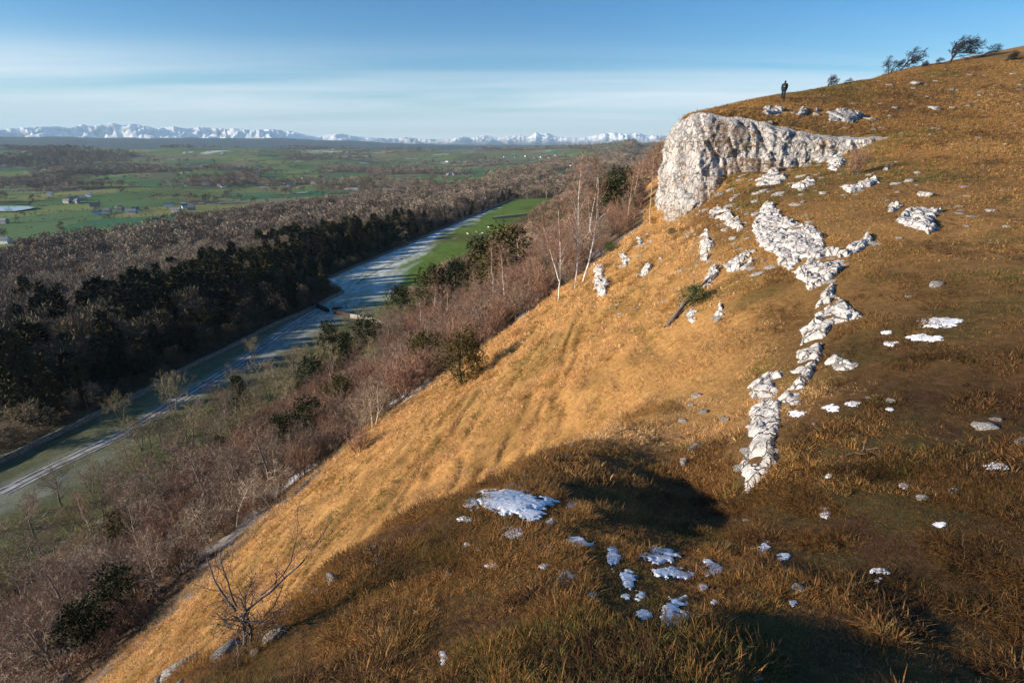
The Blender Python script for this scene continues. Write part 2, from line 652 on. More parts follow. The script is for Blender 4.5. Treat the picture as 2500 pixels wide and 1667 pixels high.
MAT['ground'] = mat_ground()
MAT['cliff'] = mat_limestone('limestone_cliff', 0.95, 0.55, 0.7, .36, 3.4, .26, .34)
MAT['rock'] = mat_limestone('limestone_pale', 1.2, 1.6, 0.4, .36)
MAT['rock_hill'] = mat_limestone('limestone_weathered', .80, 1.6, 0.5, .45)
MAT['rock_dark'] = mat_limestone('limestone_mossy', .62, 2.2, 0.9, .8)
MAT['snow'] = mat_snow()
MAT['grass'] = mat_grass()
MAT['mountain'] = mat_mountain()
MAT['bark_grey'] = mat_plain('bark_grey', (.22, .19, .16), bump=.02)
MAT['bark_pale'] = mat_plain('bark_pale', (.44, .37, .29), bump=.02)
MAT['bark_birch'] = mat_plain('bark_birch', (.66, .62, .58), var=.55, scale=4)
MAT['bark_dark'] = mat_plain('bark_dark', (.10, .075, .06), bump=.02)
MAT['bark_thorn'] = mat_plain('bark_thorn', (.13, .11, .10), var=.4, scale=14, bump=.01)
MAT['twig_brown'] = mat_plain('twigs_brown', (.26, .19, .14))
MAT['twig_red'] = mat_plain('twigs_reddish', (.29, .175, .12))
MAT['twig_pale'] = mat_plain('twigs_pale', (.40, .32, .23))
MAT['twig_olive'] = mat_plain('twigs_olive', (.30, .25, .13))
MAT['twig_dark'] = mat_plain('twigs_dark', (.035, .035, .04))
MAT['needles'] = mat_plain('yew_needles', (.030, .040, .014), var=.5)
MAT['needles_warm'] = mat_plain('yew_needles_bronze', (.075, .062, .018), var=.5)
MAT['juniper'] = mat_plain('juniper_green', (.055, .085, .03), var=.4)
MAT['twig_far'] = mat_plain('wood_far', (.2, .15, .1), instancer=True, var=.2, scale=.6)
MAT['wall_stone'] = mat_plain('wall_stone', (.34, .31, .27), var=.5, scale=2.5, bump=.05)
MAT['wall_dark'] = mat_plain('mossy_wall_stone', (.15, .145, .12), var=.5, scale=2.5, bump=.05)
MAT['render_white'] = mat_plain('limewash', (.80, .79, .76), var=.08, scale=1)
MAT['render_grey'] = mat_plain('grey_stone_wall', (.36, .34, .32), var=.2, scale=1)
MAT['slate'] = mat_plain('slate_roof', (.20, .21, .235), var=.2, scale=1)
MAT['fleece'] = mat_plain('fleece', (.74, .70, .60), var=.12)
MAT['cloth_dark'] = mat_plain('dark_clothing', (.016, .022, .030), var=.3)
MAT['pack'] = mat_plain('backpack_cloth', (.030, .034, .036), var=.3)
MAT['pack_trim'] = mat_plain('backpack_trim', (.24, .21, .12), var=.1)
MAT['skin'] = mat_plain('skin', (.42, .26, .19), var=.05)
MAT['hair'] = mat_plain('hair', (.03, .022, .016), var=.2)
MAT['boot'] = mat_plain('boots', (.03, .025, .02), var=.2)
MAT['dead_wood'] = mat_plain('dead_wood', (.24, .19, .17), var=.35, scale=9, bump=.01)
MAT['wood_dark'] = mat_plain('wet_timber', (.055, .035, .025), var=.3)
mw, ntw, bw = new_mat('water')
bw.inputs['Base Color'].default_value = (.03, .07, .12, 1)
bw.inputs['Roughness'].default_value = .12
bw.inputs['Specular IOR Level'].default_value = .5
nbump(ntw, bw, nnoise(ntw, ncoord(ntw), .6, 3), .15, .05)
MAT['water'] = mw


def tag(o, label=None, cat=None, group=None, kind=None):
    if label:
        o['label'] = label
    if cat:
        o['category'] = cat
    if group:
        o['group'] = group
    if kind:
        o['kind'] = kind
    return o


def link(o, parent=None):
    col.objects.link(o)
    if parent is not None:
        o.parent = parent
    return o


def mesh_np(name, V, F, mat, smooth=False):
    """F: list of faces or int array (n,3)/(n,4)"""
    me = bpy.data.meshes.new(name)
    V = np.asarray(V, np.float32)
    if isinstance(F, np.ndarray):
        n, k = F.shape
        me.vertices.add(len(V))
        me.vertices.foreach_set('co', V.ravel())
        me.loops.add(n * k)
        me.loops.foreach_set('vertex_index', F.astype(np.int32).ravel())
        me.polygons.add(n)
        me.polygons.foreach_set('loop_start', np.arange(0, n * k, k, dtype=np.int32))
        me.update(calc_edges=True)
        me.validate()
    else:
        me.from_pydata(V.tolist(), [], F)
    if mat is not None:
        me.materials.append(mat)
    if smooth:
        me.shade_smooth()
    return me


def mobj(name, me, parent=None, loc=None):
    o = bpy.data.objects.new(name, me)
    if loc is not None:
        o.location = loc
    return link(o, parent)


def empty(name, loc=(0, 0, 0), rz=0.0, sc=1.0):
    o = bpy.data.objects.new(name, None)
    o.empty_display_size = .3
    o.location = loc
    o.rotation_euler = (0, 0, rz)
    o.scale = (sc, sc, sc)
    return link(o)


# ------------------------------------------------------------------ the ground sheet
EDGE_S = [-20, 10, 24, 34, 37, 40, 43, 46, 50, 55, 400]
EDGE_T = [-29, -28.5, -27.5, -26, -23.5, -16, -10.5, -7.0, -2.0, 1, 1]


def wood_edge(s):
    return np.interp(s, EDGE_S, EDGE_T)


def forest_edge(s):
    return np.interp(s, [-50, 148, 162, 900], [-92.5, -93.5, -111, -111]) + 1.2 * fbm(s / 14, s * 0, 49, 2)


TRACK = np.array([st(*hit(px, py)[:2]) for px, py in ((0, 1205), (150, 1130), (300, 1060), (440, 975), (560, 902), (650, 845), (720, 795), (775, 762))])


def vor_fields(x, y):
    """field cells of the valley: (random per cell, distance to the nearest hedge line)"""
    a = math.radians(28)
    X = (x * math.cos(a) + y * math.sin(a)) / 120.0 + .35 * fbm(x / 300, y / 300, 61, 2)
    Y = (-x * math.sin(a) + y * math.cos(a)) / 85.0 + .35 * fbm(x / 300, y / 300, 67, 2)
    ix, iy = np.floor(X), np.floor(Y)
    d1 = np.full(x.shape, 9.)
    d2 = np.full(x.shape, 9.)
    cid = np.zeros(x.shape)
    for ox in (-1, 0, 1):
        for oy in (-1, 0, 1):
            cx, cy_ = ix + ox, iy + oy
            jx = cx + .5 + .42 * (2 * _hash(cx, cy_, 5) - 1)
            jy = cy_ + .5 + .42 * (2 * _hash(cx, cy_, 6) - 1)
            d = np.maximum(np.abs(X - jx), np.abs(Y - jy)) * .6 + np.hypot(X - jx, Y - jy) * .4
            n = d < d1
            d2 = np.where(n, d1, np.minimum(d2, d))
            cid = np.where(n, _hash(cx, cy_, 9), cid)
            d1 = np.where(n, d, d1)
    return cid, (d2 - d1) * 90.0


WATER_CLEAR = [(-640.0 * f, 680.0 * f, 75.0) for f in (.80, .87, .94, 1.0)] + [(-700.0 * f, 690.0 * f, 70.0) for f in (.85, .94)]


def wood_amount(x, y):
    """how far a spot of the lowland is wooded, 0 to 1"""
    s, t = st(x, y)
    r = np.hypot(x, y)
    n = fbm(x / 170, y / 170, 41, 4)
    edge_t = -395 + 60 * fbm(s / 220, 0 * s, 44, 3) + np.clip(s - 500, 0, 1400) * .19
    belt = sst(0, -3, t - forest_edge(s)) * sst(edge_t - 8, edge_t + 8, t)
    # clearings in the belt
    clear = np.maximum(np.exp(-(((s - 690) / 150) ** 2 + ((t + 215) / 16) ** 2) ** 2), np.exp(-(((s - 1020) / 160) ** 2 + ((t + 130) / 40) ** 2) ** 2))
    thin = sst(.30, .42, fbm(x / 70 + 9, y / 70, 47, 2))
    belt = belt * (1 - .9 * clear) * (1 - .55 * thin * sst(-260, -320, t))
    val = sst(.17, .28, n) * .9 * sst(edge_t + 5, edge_t - 15, t)
    hill = sst(.02, .18, fbm(x / 420, y / 420, 43, 4)) * .9 * sst(1900, 2500, r)
    flank = sst(472, 480, s) * sst(-118, -112, t) * sst(4 + .1 * s.clip(0), -2 + .1 * s.clip(0), t)
    belt = np.maximum(belt, flank * (1 - clear))
    out = np.maximum(np.maximum(belt, val * (1 - sst(1900, 2500, r))), hill * sst(edge_t + 5, edge_t - 15, t))
    for wx, wy, wr in WATER_CLEAR:
        out = out * sst(wr, wr + 25, np.hypot(x - wx, y - wy))
    return out


def mixc(c, d, w):
    return c * (1 - w[:, None]) + np.asarray(d)[None] * w[:, None] if np.ndim(d) == 1 else c * (1 - w[:, None]) + d * w[:, None]


def ground_colour(x, y, z):
    s, t = st(x, y)
    r = np.hypot(x, y)
    n1 = fbm(x / 2.2, y / 2.2, 71, 4)
    n2 = fbm(x / 9, y / 9, 73, 4)
    n3 = fbm(x / .7, y / .7, 75, 3)
    # upper turf
    c = np.tile(np.array([.24, .14, .052]), (len(x), 1))
    c = mixc(c, (.115, .062, .030), sst(.0, .5, n2))
    c = mixc(c, (.30, .17, .06), sst(.05, .45, -n2))
    c = mixc(c, (.085, .078, .024), sst(.22, .5, n1) * .6)
    # near foreground: dead grass over dark moss
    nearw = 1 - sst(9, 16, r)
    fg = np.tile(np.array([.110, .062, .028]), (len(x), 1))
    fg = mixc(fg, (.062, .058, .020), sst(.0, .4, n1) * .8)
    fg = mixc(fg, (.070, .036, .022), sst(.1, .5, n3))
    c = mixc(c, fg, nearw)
    c = mixc(c, c * .5, sst(2.5, 4.5, t) * sst(24, 15, r) * .8)  # right-hand near turf darkened: shade there put into its colour, besides mossy brown
    # the straw slope
    sl = sst(5, 1.5, t - .0 * s) * sst(-34, -30, t) * sst(7.5, 11.5, np.hypot(x - .5, y))
    straw = np.tile(np.array([.36, .20, .07]), (len(x), 1))
    straw = mixc(straw, (.24, .135, .042), sst(.0, .5, n1))
    straw = mixc(straw, (.24, .16, .05), sst(.3, .7, n2) * .5)
    c = mixc(c, straw, sl)
    # scree strip along the wood edge
    te = wood_edge(s)
    d = t - te
    scw = sst(-1.2, .2, d + .9 * n1) * sst(3.4, 2.0, d + 1.0 * n1) * sst(8, 16, s) * sst(43, 39, s)
    c = mixc(c, (.135, .115, .10), scw)
    # leaf litter under the hill wood, snow caught in it
    wd = sst(.4, -.6, d) * sst(-72, -60, t)
    lit = np.tile(np.array([.115, .075, .045]), (len(x), 1))
    lit = mixc(lit, (.16, .115, .075), sst(0, .4, n1))
    sn = sst(.22, .34, fbm(x / 3.1, y / 3.1, 81, 4)) * (.3 + .7 * sst(.0, .3, fbm(x / 14, y / 14, 82, 2)))
    lit = mixc(lit, (.62, .66, .70), sn * .8)
    c = mixc(c, lit, wd)
    # the pasture under the scar
    fld = sst(-59, -64, t + 3 * fbm(s / 17, t / 9, 83, 2))
    wd2 = sst(470, 478, s) * sst(-120, -112, t) * sst(4 + .1 * s.clip(0), -2 + .1 * s.clip(0), t)
    g = np.tile(np.array([.11, .185, .03]), (len(x), 1))
    g = mixc(g, (.14, .20, .04), sst(0, .5, n2))
    g = mixc(g, (.10, .12, .03), sst(.0, .5, fbm(x / 25, y / 25, 84, 3)))
    rough = sst(145, 120, s)
    g = mixc(g, (.085, .090, .04), rough * .85)
    # hoar frost where the wood keeps the sun off
    wv = fbm(s / 16, t / 4.5, 85, 4)
    lim = np.interp(s, [0, 60, 120, 150, 200, 260, 330, 380, 470], [-76, -76, -73, -80, -89, -98, -104, -107, -120])
    fr = sst(5, -5, t - lim + 9 * wv)
    fr = fr * (.52 + .48 * sst(-.35, .25, fbm(s / 3.5, t / 1.6, 86, 4))) * np.interp(s, [0, 60, 110, 145, 152], [.15, .28, .55, .75, 1.0])
    trk = np.interp(s, TRACK[:, 0], TRACK[:, 1])
    fr = fr * (1 - .8 * sst(-1, -4, t - trk) * sst(140, 125, s)) * (1 - .75 * sst(6, 11, t - trk) * sst(150, 120, s))
    g = mixc(g, (.64, .66, .66), np.clip(fr, 0, 1) * .85)
    # wandering sheep trod through the frost
    tr = np.interp(s, [150, 170, 190, 215, 240], [-92, -96, -97, -96, -101]) + .9 * fbm(s / 9, s * 0, 88, 2)
    g = mixc(g, (.10, .11, .05), sst(.9, .3, np.abs(t - tr)) * sst(154, 160, s) * sst(225, 205, s) * .8)
    c = mixc(c, g, fld)
    c = mixc(c, (.10, .075, .048), wd2)
    # lowland
    wa = wood_amount(x, y)
    cid, hd = vor_fields(x, y)
    f = np.tile(np.array([.070, .130, .045]), (len(x), 1))
    f = mixc(f, (.125, .165, .045), sst(.35, .40, cid))
    f = mixc(f, (.17, .175, .055), sst(.62, .65, cid))
    f = mixc(f, (.035, .115, .050), sst(.78, .80, cid))
    f = mixc(f, (.15, .14, .075), sst(.90, .92, cid))
    hn = fbm(x / 260, y / 260, 91, 4)
    rl = 2200 + 600 * hn
    moor = np.tile(np.array([.15, .14, .07]), (len(x), 1))
    moor = mixc(moor, (.10, .15, .055), sst(-.1, .3, fbm(x / 150, y / 150, 92, 3)))
    moor = mixc(moor, (.50, .53, .56), sst(.38, .5, fbm(x / 110, y / 40, 93, 4)) * .7)
    f = mixc(f, moor, sst(rl - 150, rl + 250, r) * sst(-.35, .1, fbm(x / 330, y / 330, 94, 3)))
    f = f * 1.3
    f = mixc(f, (.07, .065, .045), sst(3.4, 1.2, hd))
    floor = np.tile(np.array([.10, .075, .048]), (len(x), 1))
    floor = mixc(floor, (.55, .58, .62), sst(.42, .52, fbm(x / 30, y / 30, 95, 3)) * sst(-250, -300, t) * .6)
    f = mixc(f, floor, np.clip(wa * 1.3, 0, 1))
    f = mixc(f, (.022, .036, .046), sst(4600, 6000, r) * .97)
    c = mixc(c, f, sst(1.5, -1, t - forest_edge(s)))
    return np.clip(c, 0.005, .9)


def build_ground():
    fine = np.radians(np.arange(-64, 60.01, 0.2))
    coarse = np.radians(np.concatenate([np.arange(64, 296, 4.0)]))
    ang = np.concatenate([fine, coarse])
    nf = len(fine)
    rad = [0.01, 0.15, 0.3, 0.5]
    while rad[-1] < 9000:
        rad.append(rad[-1] * 1.0138)
    while rad[-1] < 23000:
        rad.append(rad[-1] * 1.05)
    rad = np.array(rad)
    R, A = np.meshgrid(rad, ang, indexing='ij')
    x, y = (R * np.sin(A)).ravel(), (R * np.cos(A)).ravel()
    z = ground_z(x, y)
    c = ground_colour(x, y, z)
    nr, na = R.shape
    i = np.arange(nr - 1)[:, None] * na
    j = np.arange(na)[None]
    j2 = (j + 1) % na
    a, b_, c_, d = i + j, i + na + j, i + na + j2, i + j2
    F = np.stack([a, d, c_, b_], -1).reshape(-1, 4)
    V = np.stack([x, y, z], 1)
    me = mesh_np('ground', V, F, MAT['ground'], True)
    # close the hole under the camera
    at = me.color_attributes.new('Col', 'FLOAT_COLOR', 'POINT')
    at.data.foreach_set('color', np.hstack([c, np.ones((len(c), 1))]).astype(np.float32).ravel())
    o = mobj('ground', me)
    tag(o, 'grassy limestone hillside, pasture and valley floor', 'ground', kind='structure')
    return o


build_ground()

# ------------------------------------------------------------------ far mountains
MT = [(-400, 322), (-200, 318), (-60, 316), (0, 320), (60, 315), (142, 313), (170, 317), (199, 308), (220, 312), (245, 309), (275, 305), (300, 311), (325, 307), (363, 313), (385, 319), (405, 315), (425, 313),
      (450, 317), (478, 313), (535, 318), (570, 317), (612, 321), (660, 319), (708, 323), (746, 332), (775, 336), (803, 331), (834, 329), (860, 334), (915, 338), (960, 340), (990, 337), (1040, 341), (1100, 341),
      (1132, 335), (1150, 339), (1182, 332), (1215, 338), (1240, 335), (1270, 331), (1290, 337), (1309, 325), (1322, 333), (1335, 327), (1360, 336), (1400, 339), (1430, 337), (1466, 330), (1489, 326),
      (1520, 329), (1560, 327), (1575, 333), (1603, 332), (1650, 335), (1750, 330), (1900, 334), (2100, 330), (2400, 334), (2800, 330)]


def build_mountains():
    d = np.array([ray(px, py) for px, py in MT])
    maz = np.degrees(np.arctan2(d[:, 0], d[:, 1]))
    mel = d[:, 2] / np.hypot(d[:, 0], d[:, 1]) * 1.10
    az = np.arange(-56, 50, 0.07)
    env = np.interp(az, maz, mel)
    rad = np.linspace(12500, 22500, 110)
    R, A = np.meshgrid(rad, np.radians(az), indexing='ij')
    x, y = R * np.sin(A), R * np.cos(A)
    E = np.broadcast_to(env[None], R.shape)
    q = (R - 12500) / 10000
    rg = ridged(x / 2600, y / 2600, 3, 5)
    rg2 = ridged(x / 1100 + 4, y / 1100, 13, 4)
    shape = sst(0, .48, q) * (1 - .8 * sst(.55, 1, q))
    crest = E * R
    z = -90 + (crest + 90) * np.clip(shape * (.42 + .8 * (rg - .45)) + (rg2 - .6) * .95 * shape, 0, None)
    # lift each bearing's highest point to the skyline seen from the scar
    mx = (z / R).max(0)
    sc = E[0] / np.maximum(mx, 1e-4)
    k = np.ones(9) / 9
    z = np.where(z > 0, z * np.clip(sc, .2, 4.0)[None], z)
    V = np.stack([x.ravel(), y.ravel(), z.ravel()], 1)
    nr, na = R.shape
    i = np.arange(nr - 1)[:, None] * na
    j = np.arange(na - 1)[None]
    F = np.stack([i + j, i + j + 1, i + na + j + 1, i + na + j], -1).reshape(-1, 4)
    me = mesh_np('mountains', V, F, MAT['mountain'], True)
    tag(mobj('mountains', me), 'snow-covered mountain range along the horizon', 'mountains', kind='structure')


build_mountains()

# pond in the valley
wp = [hit(px, py) for px, py in ((-40, 518), (30, 519), (90, 511), (70, 505), (0, 504), (-40, 505))]
zc = max(p[2] for p in wp) + .35
me = mesh_np('pond', [(p[0], p[1], zc) for p in wp], [list(range(6))], MAT['water'])
tag(mobj('pond', me), 'narrow sheet of blue floodwater in the valley fields', 'water', kind='structure')
# ------------------------------------------------------------------ limestone cliff
def build_cliff():
    z0 = -9.0
    bot = np.vstack([[[p[0] - .6, p[1] - .6, z0] for p in back[::-1]], cl_bot])
    top = np.vstack([[[p[0], p[1], cl_top[0, 2] - .8 * i] for i, p in zip((3, 2, 1), back[::-1])], cl_top])
    L = np.concatenate([[0], np.cumsum(np.linalg.norm(np.diff(top[:, :2], axis=0), axis=1))])
    nu, nv = 460, 104
    u = np.linspace(0, L[-1], nu)
    ker = np.exp(-np.linspace(-2, 2, 17) ** 2)
    ker /= ker.sum()

    def resample(P):
        Q = np.stack([np.interp(u, L, P[:, i]) for i in range(3)], 1)
        for i in range(3):
            e = np.concatenate([np.full(8, Q[0, i]), Q[:, i], np.full(8, Q[-1, i])])
            Q[:, i] = np.convolve(e, ker, 'valid')
        return Q
    B, T = resample(bot), resample(top)
    T[:, 2] += .30 * fbm(u / 1.6, u * 0, 101, 3)
    B[:, 2] -= 1.2
    tan = np.gradient(T[:, :2], axis=0)
    tan /= np.linalg.norm(tan, axis=1)[:, None]
    nrm = np.stack([tan[:, 1], -tan[:, 0]], 1)
    rows = []
    for v in np.linspace(0, 1, nv):
        P = B * (1 - v) + T * v
        zz = P[:, 2]
        d = .26 * fbm(u / 3.2, zz / 4.5, 103, 3) + .34 * (ridged(u / 1.5 + .12 * zz, zz / 7.0, 105, 4) - .6) + .30 * fbm(u / .6, zz / 1.6, 107, 4, .6) + .12 * fbm(u / .2, zz / .3, 109, 2) - .30 * sst(.80, .95, ridged(u / 2.4 + .2 * zz, zz / 9, 115, 2))
        step = (zz * .42 + .5 * fbm(u / 6, zz / 6, 111, 2))
        d = d + .34 * (np.abs((step % 1) - .5) * 2 - .5)
        r1, ex, ey, gp = cell2(u / 1.5 + .15 * fbm(u / 1.2, zz / 1.2, 161, 2), zz / 2.4 + .06 * u, 163)
        d = d + .40 * (r1 - .5) + .20 * ex * (r1 - .5) - .18 * sst(.07, .02, gp)
        r2, ex, ey, gp = cell2(u / .55 + .3 * fbm(u / .5, zz / .5, 165, 2), zz / .62, 167)
        d = d + .20 * (r2 - .5) + .12 * ey * (r2 - .3)
        d = d * sst(1.03, .90, v) + .5 * math.sin(v * 3.1) * .5 - .55 * sst(.9, 1.0, v)
        rows.append(np.stack([P[:, 0] + nrm[:, 0] * d, P[:, 1] + nrm[:, 1] * d, zz], 1))
    last = rows[-1]
    for i, b in enumerate((.35, .8, 1.3, 1.9, 2.6)):
        X, Y = last[:, 0] - nrm[:, 0] * b, last[:, 1] - nrm[:, 1] * b
        gh = tps_high(X, Y)
        w = (i + 1) / 5.0
        zz = last[:, 2] * (1 - w) + gh * w + .10 * fbm(u / .6, u * 0 + b * 2, 113, 3) + .08 - .33 * w
        rows.append(np.stack([X, Y, zz], 1))
    V = np.concatenate(rows)
    n = len(rows)
    i = np.arange(n - 1)[:, None] * nu
    j = np.arange(nu - 1)[None]
    F = np.stack([i + j, i + j + 1, i + nu + j + 1, i + nu + j], -1).reshape(-1, 4)
    me = mesh_np('limestone_cliff', V, F, MAT['cliff'], False)
    o = mobj('limestone_cliff', me)
    tag(o, 'pale grey limestone cliff face under the brown hilltop, its left edge against the sky', 'cliff')
    return V.reshape(n, nu, 3)


CLV = build_cliff()

# ------------------------------------------------------------------ rock shapes
def rock_mesh(name, seed, mat, sub=3, squash=(1, 1, 1)):
    r_ = np.random.default_rng(seed)
    bm = bmesh.new()
    bmesh.ops.create_icosphere(bm, subdivisions=sub, radius=1)
    V = np.array([v.co[:] for v in bm.verts])
    F = np.array([[v.index for v in f.verts] for f in bm.faces])
    bm.free()
    n = r_.normal(size=(11, 3))
    n /= np.linalg.norm(n, axis=1)[:, None]
    h = r_.uniform(.45, 1.0, 11)
    n = np.vstack([n, [[0, 0, 1], [0, 0, -1]]])
    h = np.concatenate([h, [.62, .8]])
    dn = V @ n.T
    rad = np.where(dn > .05, h[None] / np.maximum(dn, .05), 9).min(1)
    rad = np.minimum(rad, 1.35)
    V = V * rad[:, None]
    V = V * (1 + .22 * fbm(V[:, 0] * 1.7 + seed, V[:, 1] * 1.7 + V[:, 2] * 1.3, seed, 3)[:, None])
    V = V + .09 * np.stack([fbm(V[:, 1] * 4 + i * 9, V[:, 2] * 4 + seed + V[:, 0] * 2, seed + i, 2) for i in range(3)], 1)
    V = V * np.array(squash)
    return mesh_np(name, V, F, mat)


ROCKS = {k: [rock_mesh('rock', 100 * q + i, MAT[k], 3 if k == 'rock' else 2, (1, .8 + .3 * (i % 3) * .5, .75)) for i in range(8)] for q, k in enumerate(('rock', 'rock_hill', 'rock_dark'))}


def depth_of(p):
    return p[1] * CP - p[2] * SP


def put_rock(px, py, w, h, kind='rock', name='rock', parent=None, embed=.35, at=None):
    """a stone of about w by h photo pixels lying on the ground under that pixel"""
    p = hit(px, py + h * .35) if at is None else at
    k = depth_of(p)
    a = w * k / 1250 / 2
    c = max(h, w * .42) * k / 1250 / 2 * 1.35
    o = bpy.data.objects.new(name, random.choice(ROCKS[kind]))
    nrm = gnormal(p[0], p[1])
    q = Vector((0, 0, 1)).rotation_difference((nrm * .55 + Vector((0, 0, .45))).normalized())
    br = math.atan2(p[0], p[1])
    o.rotation_mode = 'QUATERNION'
    o.rotation_quaternion = q @ Euler((0, 0, -br + random.uniform(-.5, .5) + random.choice((0, math.pi)))).to_quaternion()
    o.scale = (a, a * random.uniform(.65, .95), c)
    o.location = (p[0], p[1], p[2] + c * (.6 - embed * 1.4))
    link(o, parent)
    return o


# ------------------------------------------------------------------ bedrock outcrops breaking through the turf
def C7(poly):
    return [(1400 + a / 1.742, 400 + b / 1.742) for a, b in poly]


def inside(px, py, poly):
    r = np.zeros(px.shape, bool)
    n = len(poly)
    j = n - 1
    for i in range(n):
        xi, yi = poly[i]
        xj, yj = poly[j]
        c = ((yi > py) != (yj > py)) & (px < (xj - xi) * (py - yi) / (yj - yi + 1e-12) + xi)
        r ^= c
        j = i
    return r


OUT = {
    'pavement': [[(815, 155), (765, 250), (750, 280), (790, 350), (870, 400), (870, 430), (950, 480), (990, 545), (1040, 520), (1100, 490), (1160, 440), (1180, 380), (1085, 375), (1075, 330), (1050, 290), (980, 250), (930, 240), (880, 225), (880, 190)],
                 [(1155, 365), (1170, 400), (1290, 330), (1250, 300)],
                 [(1100, 490), (1050, 560), (1040, 590), (1000, 690), (950, 700), (960, 740), (945, 800), (940, 870), (900, 890), (960, 900), (1020, 890), (1060, 840), (1075, 740), (1110, 690), (1240, 650), (1160, 590), (1110, 560), (1130, 520)]],
    'wedge': [[(1060, 850), (1110, 800), (1230, 850), (1180, 880), (1100, 885)]],
    'prow': [[(820, 880), (720, 960), (760, 1000), (870, 1000), (900, 960), (860, 930), (900, 890)], [(860, 1010), (960, 890), (1040, 870), (1000, 940), (970, 980), (970, 1030), (900, 1035)]],
    'pillar': [[(740, 1040), (800, 1005), (890, 1005), (880, 1100), (870, 1180), (890, 1250), (830, 1330), (760, 1400), (735, 1450), (720, 1380), (690, 1270), (740, 1180), (720, 1120), (750, 1100)], [(735, 1470), (700, 1560), (690, 1568), (760, 1520), (745, 1480)]],
    'shelf': [[(1330, 165), (1340, 205), (1400, 195), (1400, 170)], [(1365, 240), (1420, 270), (1480, 290), (1500, 310), (1560, 280), (1520, 250), (1570, 200), (1440, 190)]],
    'crag_upper': [[(580, 190), (580, 230), (640, 250), (700, 300), (720, 270), (700, 230), (640, 190)], [(540, 300), (530, 400), (560, 420), (600, 360), (590, 300), (560, 270)]],
    'crag_middle': [[(640, 440), (660, 470), (740, 450), (780, 410), (750, 380), (670, 410)], [(550, 500), (550, 560), (620, 470), (600, 410)], [(470, 660), (500, 685), (540, 660), (530, 620), (510, 600)], [(600, 650), (660, 655), (650, 620), (600, 580)]],
    'crag_foot': [[(770, 70), (770, 100), (850, 95), (910, 60), (850, 30)], [(930, 100), (960, 115), (1030, 85), (1010, 55)]],
    'crag_right': [[(1120, 105), (1180, 130), (1310, 85), (1290, 60)], [(1080, 20), (1110, 35), (1160, -5), (1130, -60), (1080, -30)]],
    'crag_low': [[(95, 430), (85, 500), (100, 560), (140, 570), (150, 500), (120, 430)], [(190, 380), (200, 420), (235, 450), (240, 400)]],
    'hill_block': [[((1580 + a / 3.564 - 1400) * 1.742, (220 + b / 3.564 - 400) * 1.742) for a, b in ((1570, 180), (1580, 285), (1750, 292), (1940, 240), (1840, 205), (1700, 172))]],
    'hill_strip': [[((1580 + a / 3.564 - 1400) * 1.742, (220 + b / 3.564 - 400) * 1.742) for a, b in p_] for p_ in (((985, 160), (1040, 222), (1190, 205), (1180, 165)), ((1300, 195), (1315, 240), (1395, 195), (1370, 170)), ((1450, 185), (1470, 220), (1515, 200), (1500, 180)))],
    'tooth': [[(280, 470), (310, 490), (345, 440), (310, 420)], [(270, 310), (280, 350), (300, 345), (295, 310)]],
}
OUT_LABEL = {
    'pavement': 'largest white limestone outcrop, a cracked pavement narrowing down the hillside towards the camera',
    'wedge': 'pointed white limestone slab jutting right from the outcrop into dark grass',
    'prow': 'two-pronged white limestone ledge pointing left below the narrow part of the outcrop',
    'pillar': 'tall pale limestone face at the lower end of the outcrop beside the shadowed hollow',
    'shelf': 'layered white limestone shelf lying alone in grass right of the large outcrop',
    'crag_upper': 'white limestone crag just below the foot of the grey cliff',
    'crag_middle': 'broken white limestone ribs beside the leaning dead branch',
    'crag_foot': 'white limestone ledge in golden grass at the right foot of the cliff',
    'crag_right': 'long low limestone ledge between the cliff and the brown hillside',
    'crag_low': 'upright grey-white limestone crag at the top edge of the wooded slope near birches',
    'hill_block': 'biggest grey limestone block on the brown hillside above the cliff',
    'hill_strip': 'row of low grey limestone blocks left of the biggest block above the cliff',
    'tooth': 'small tooth-shaped limestone outcrops on the golden slope below the cliff',
}
OUT_POLY = []


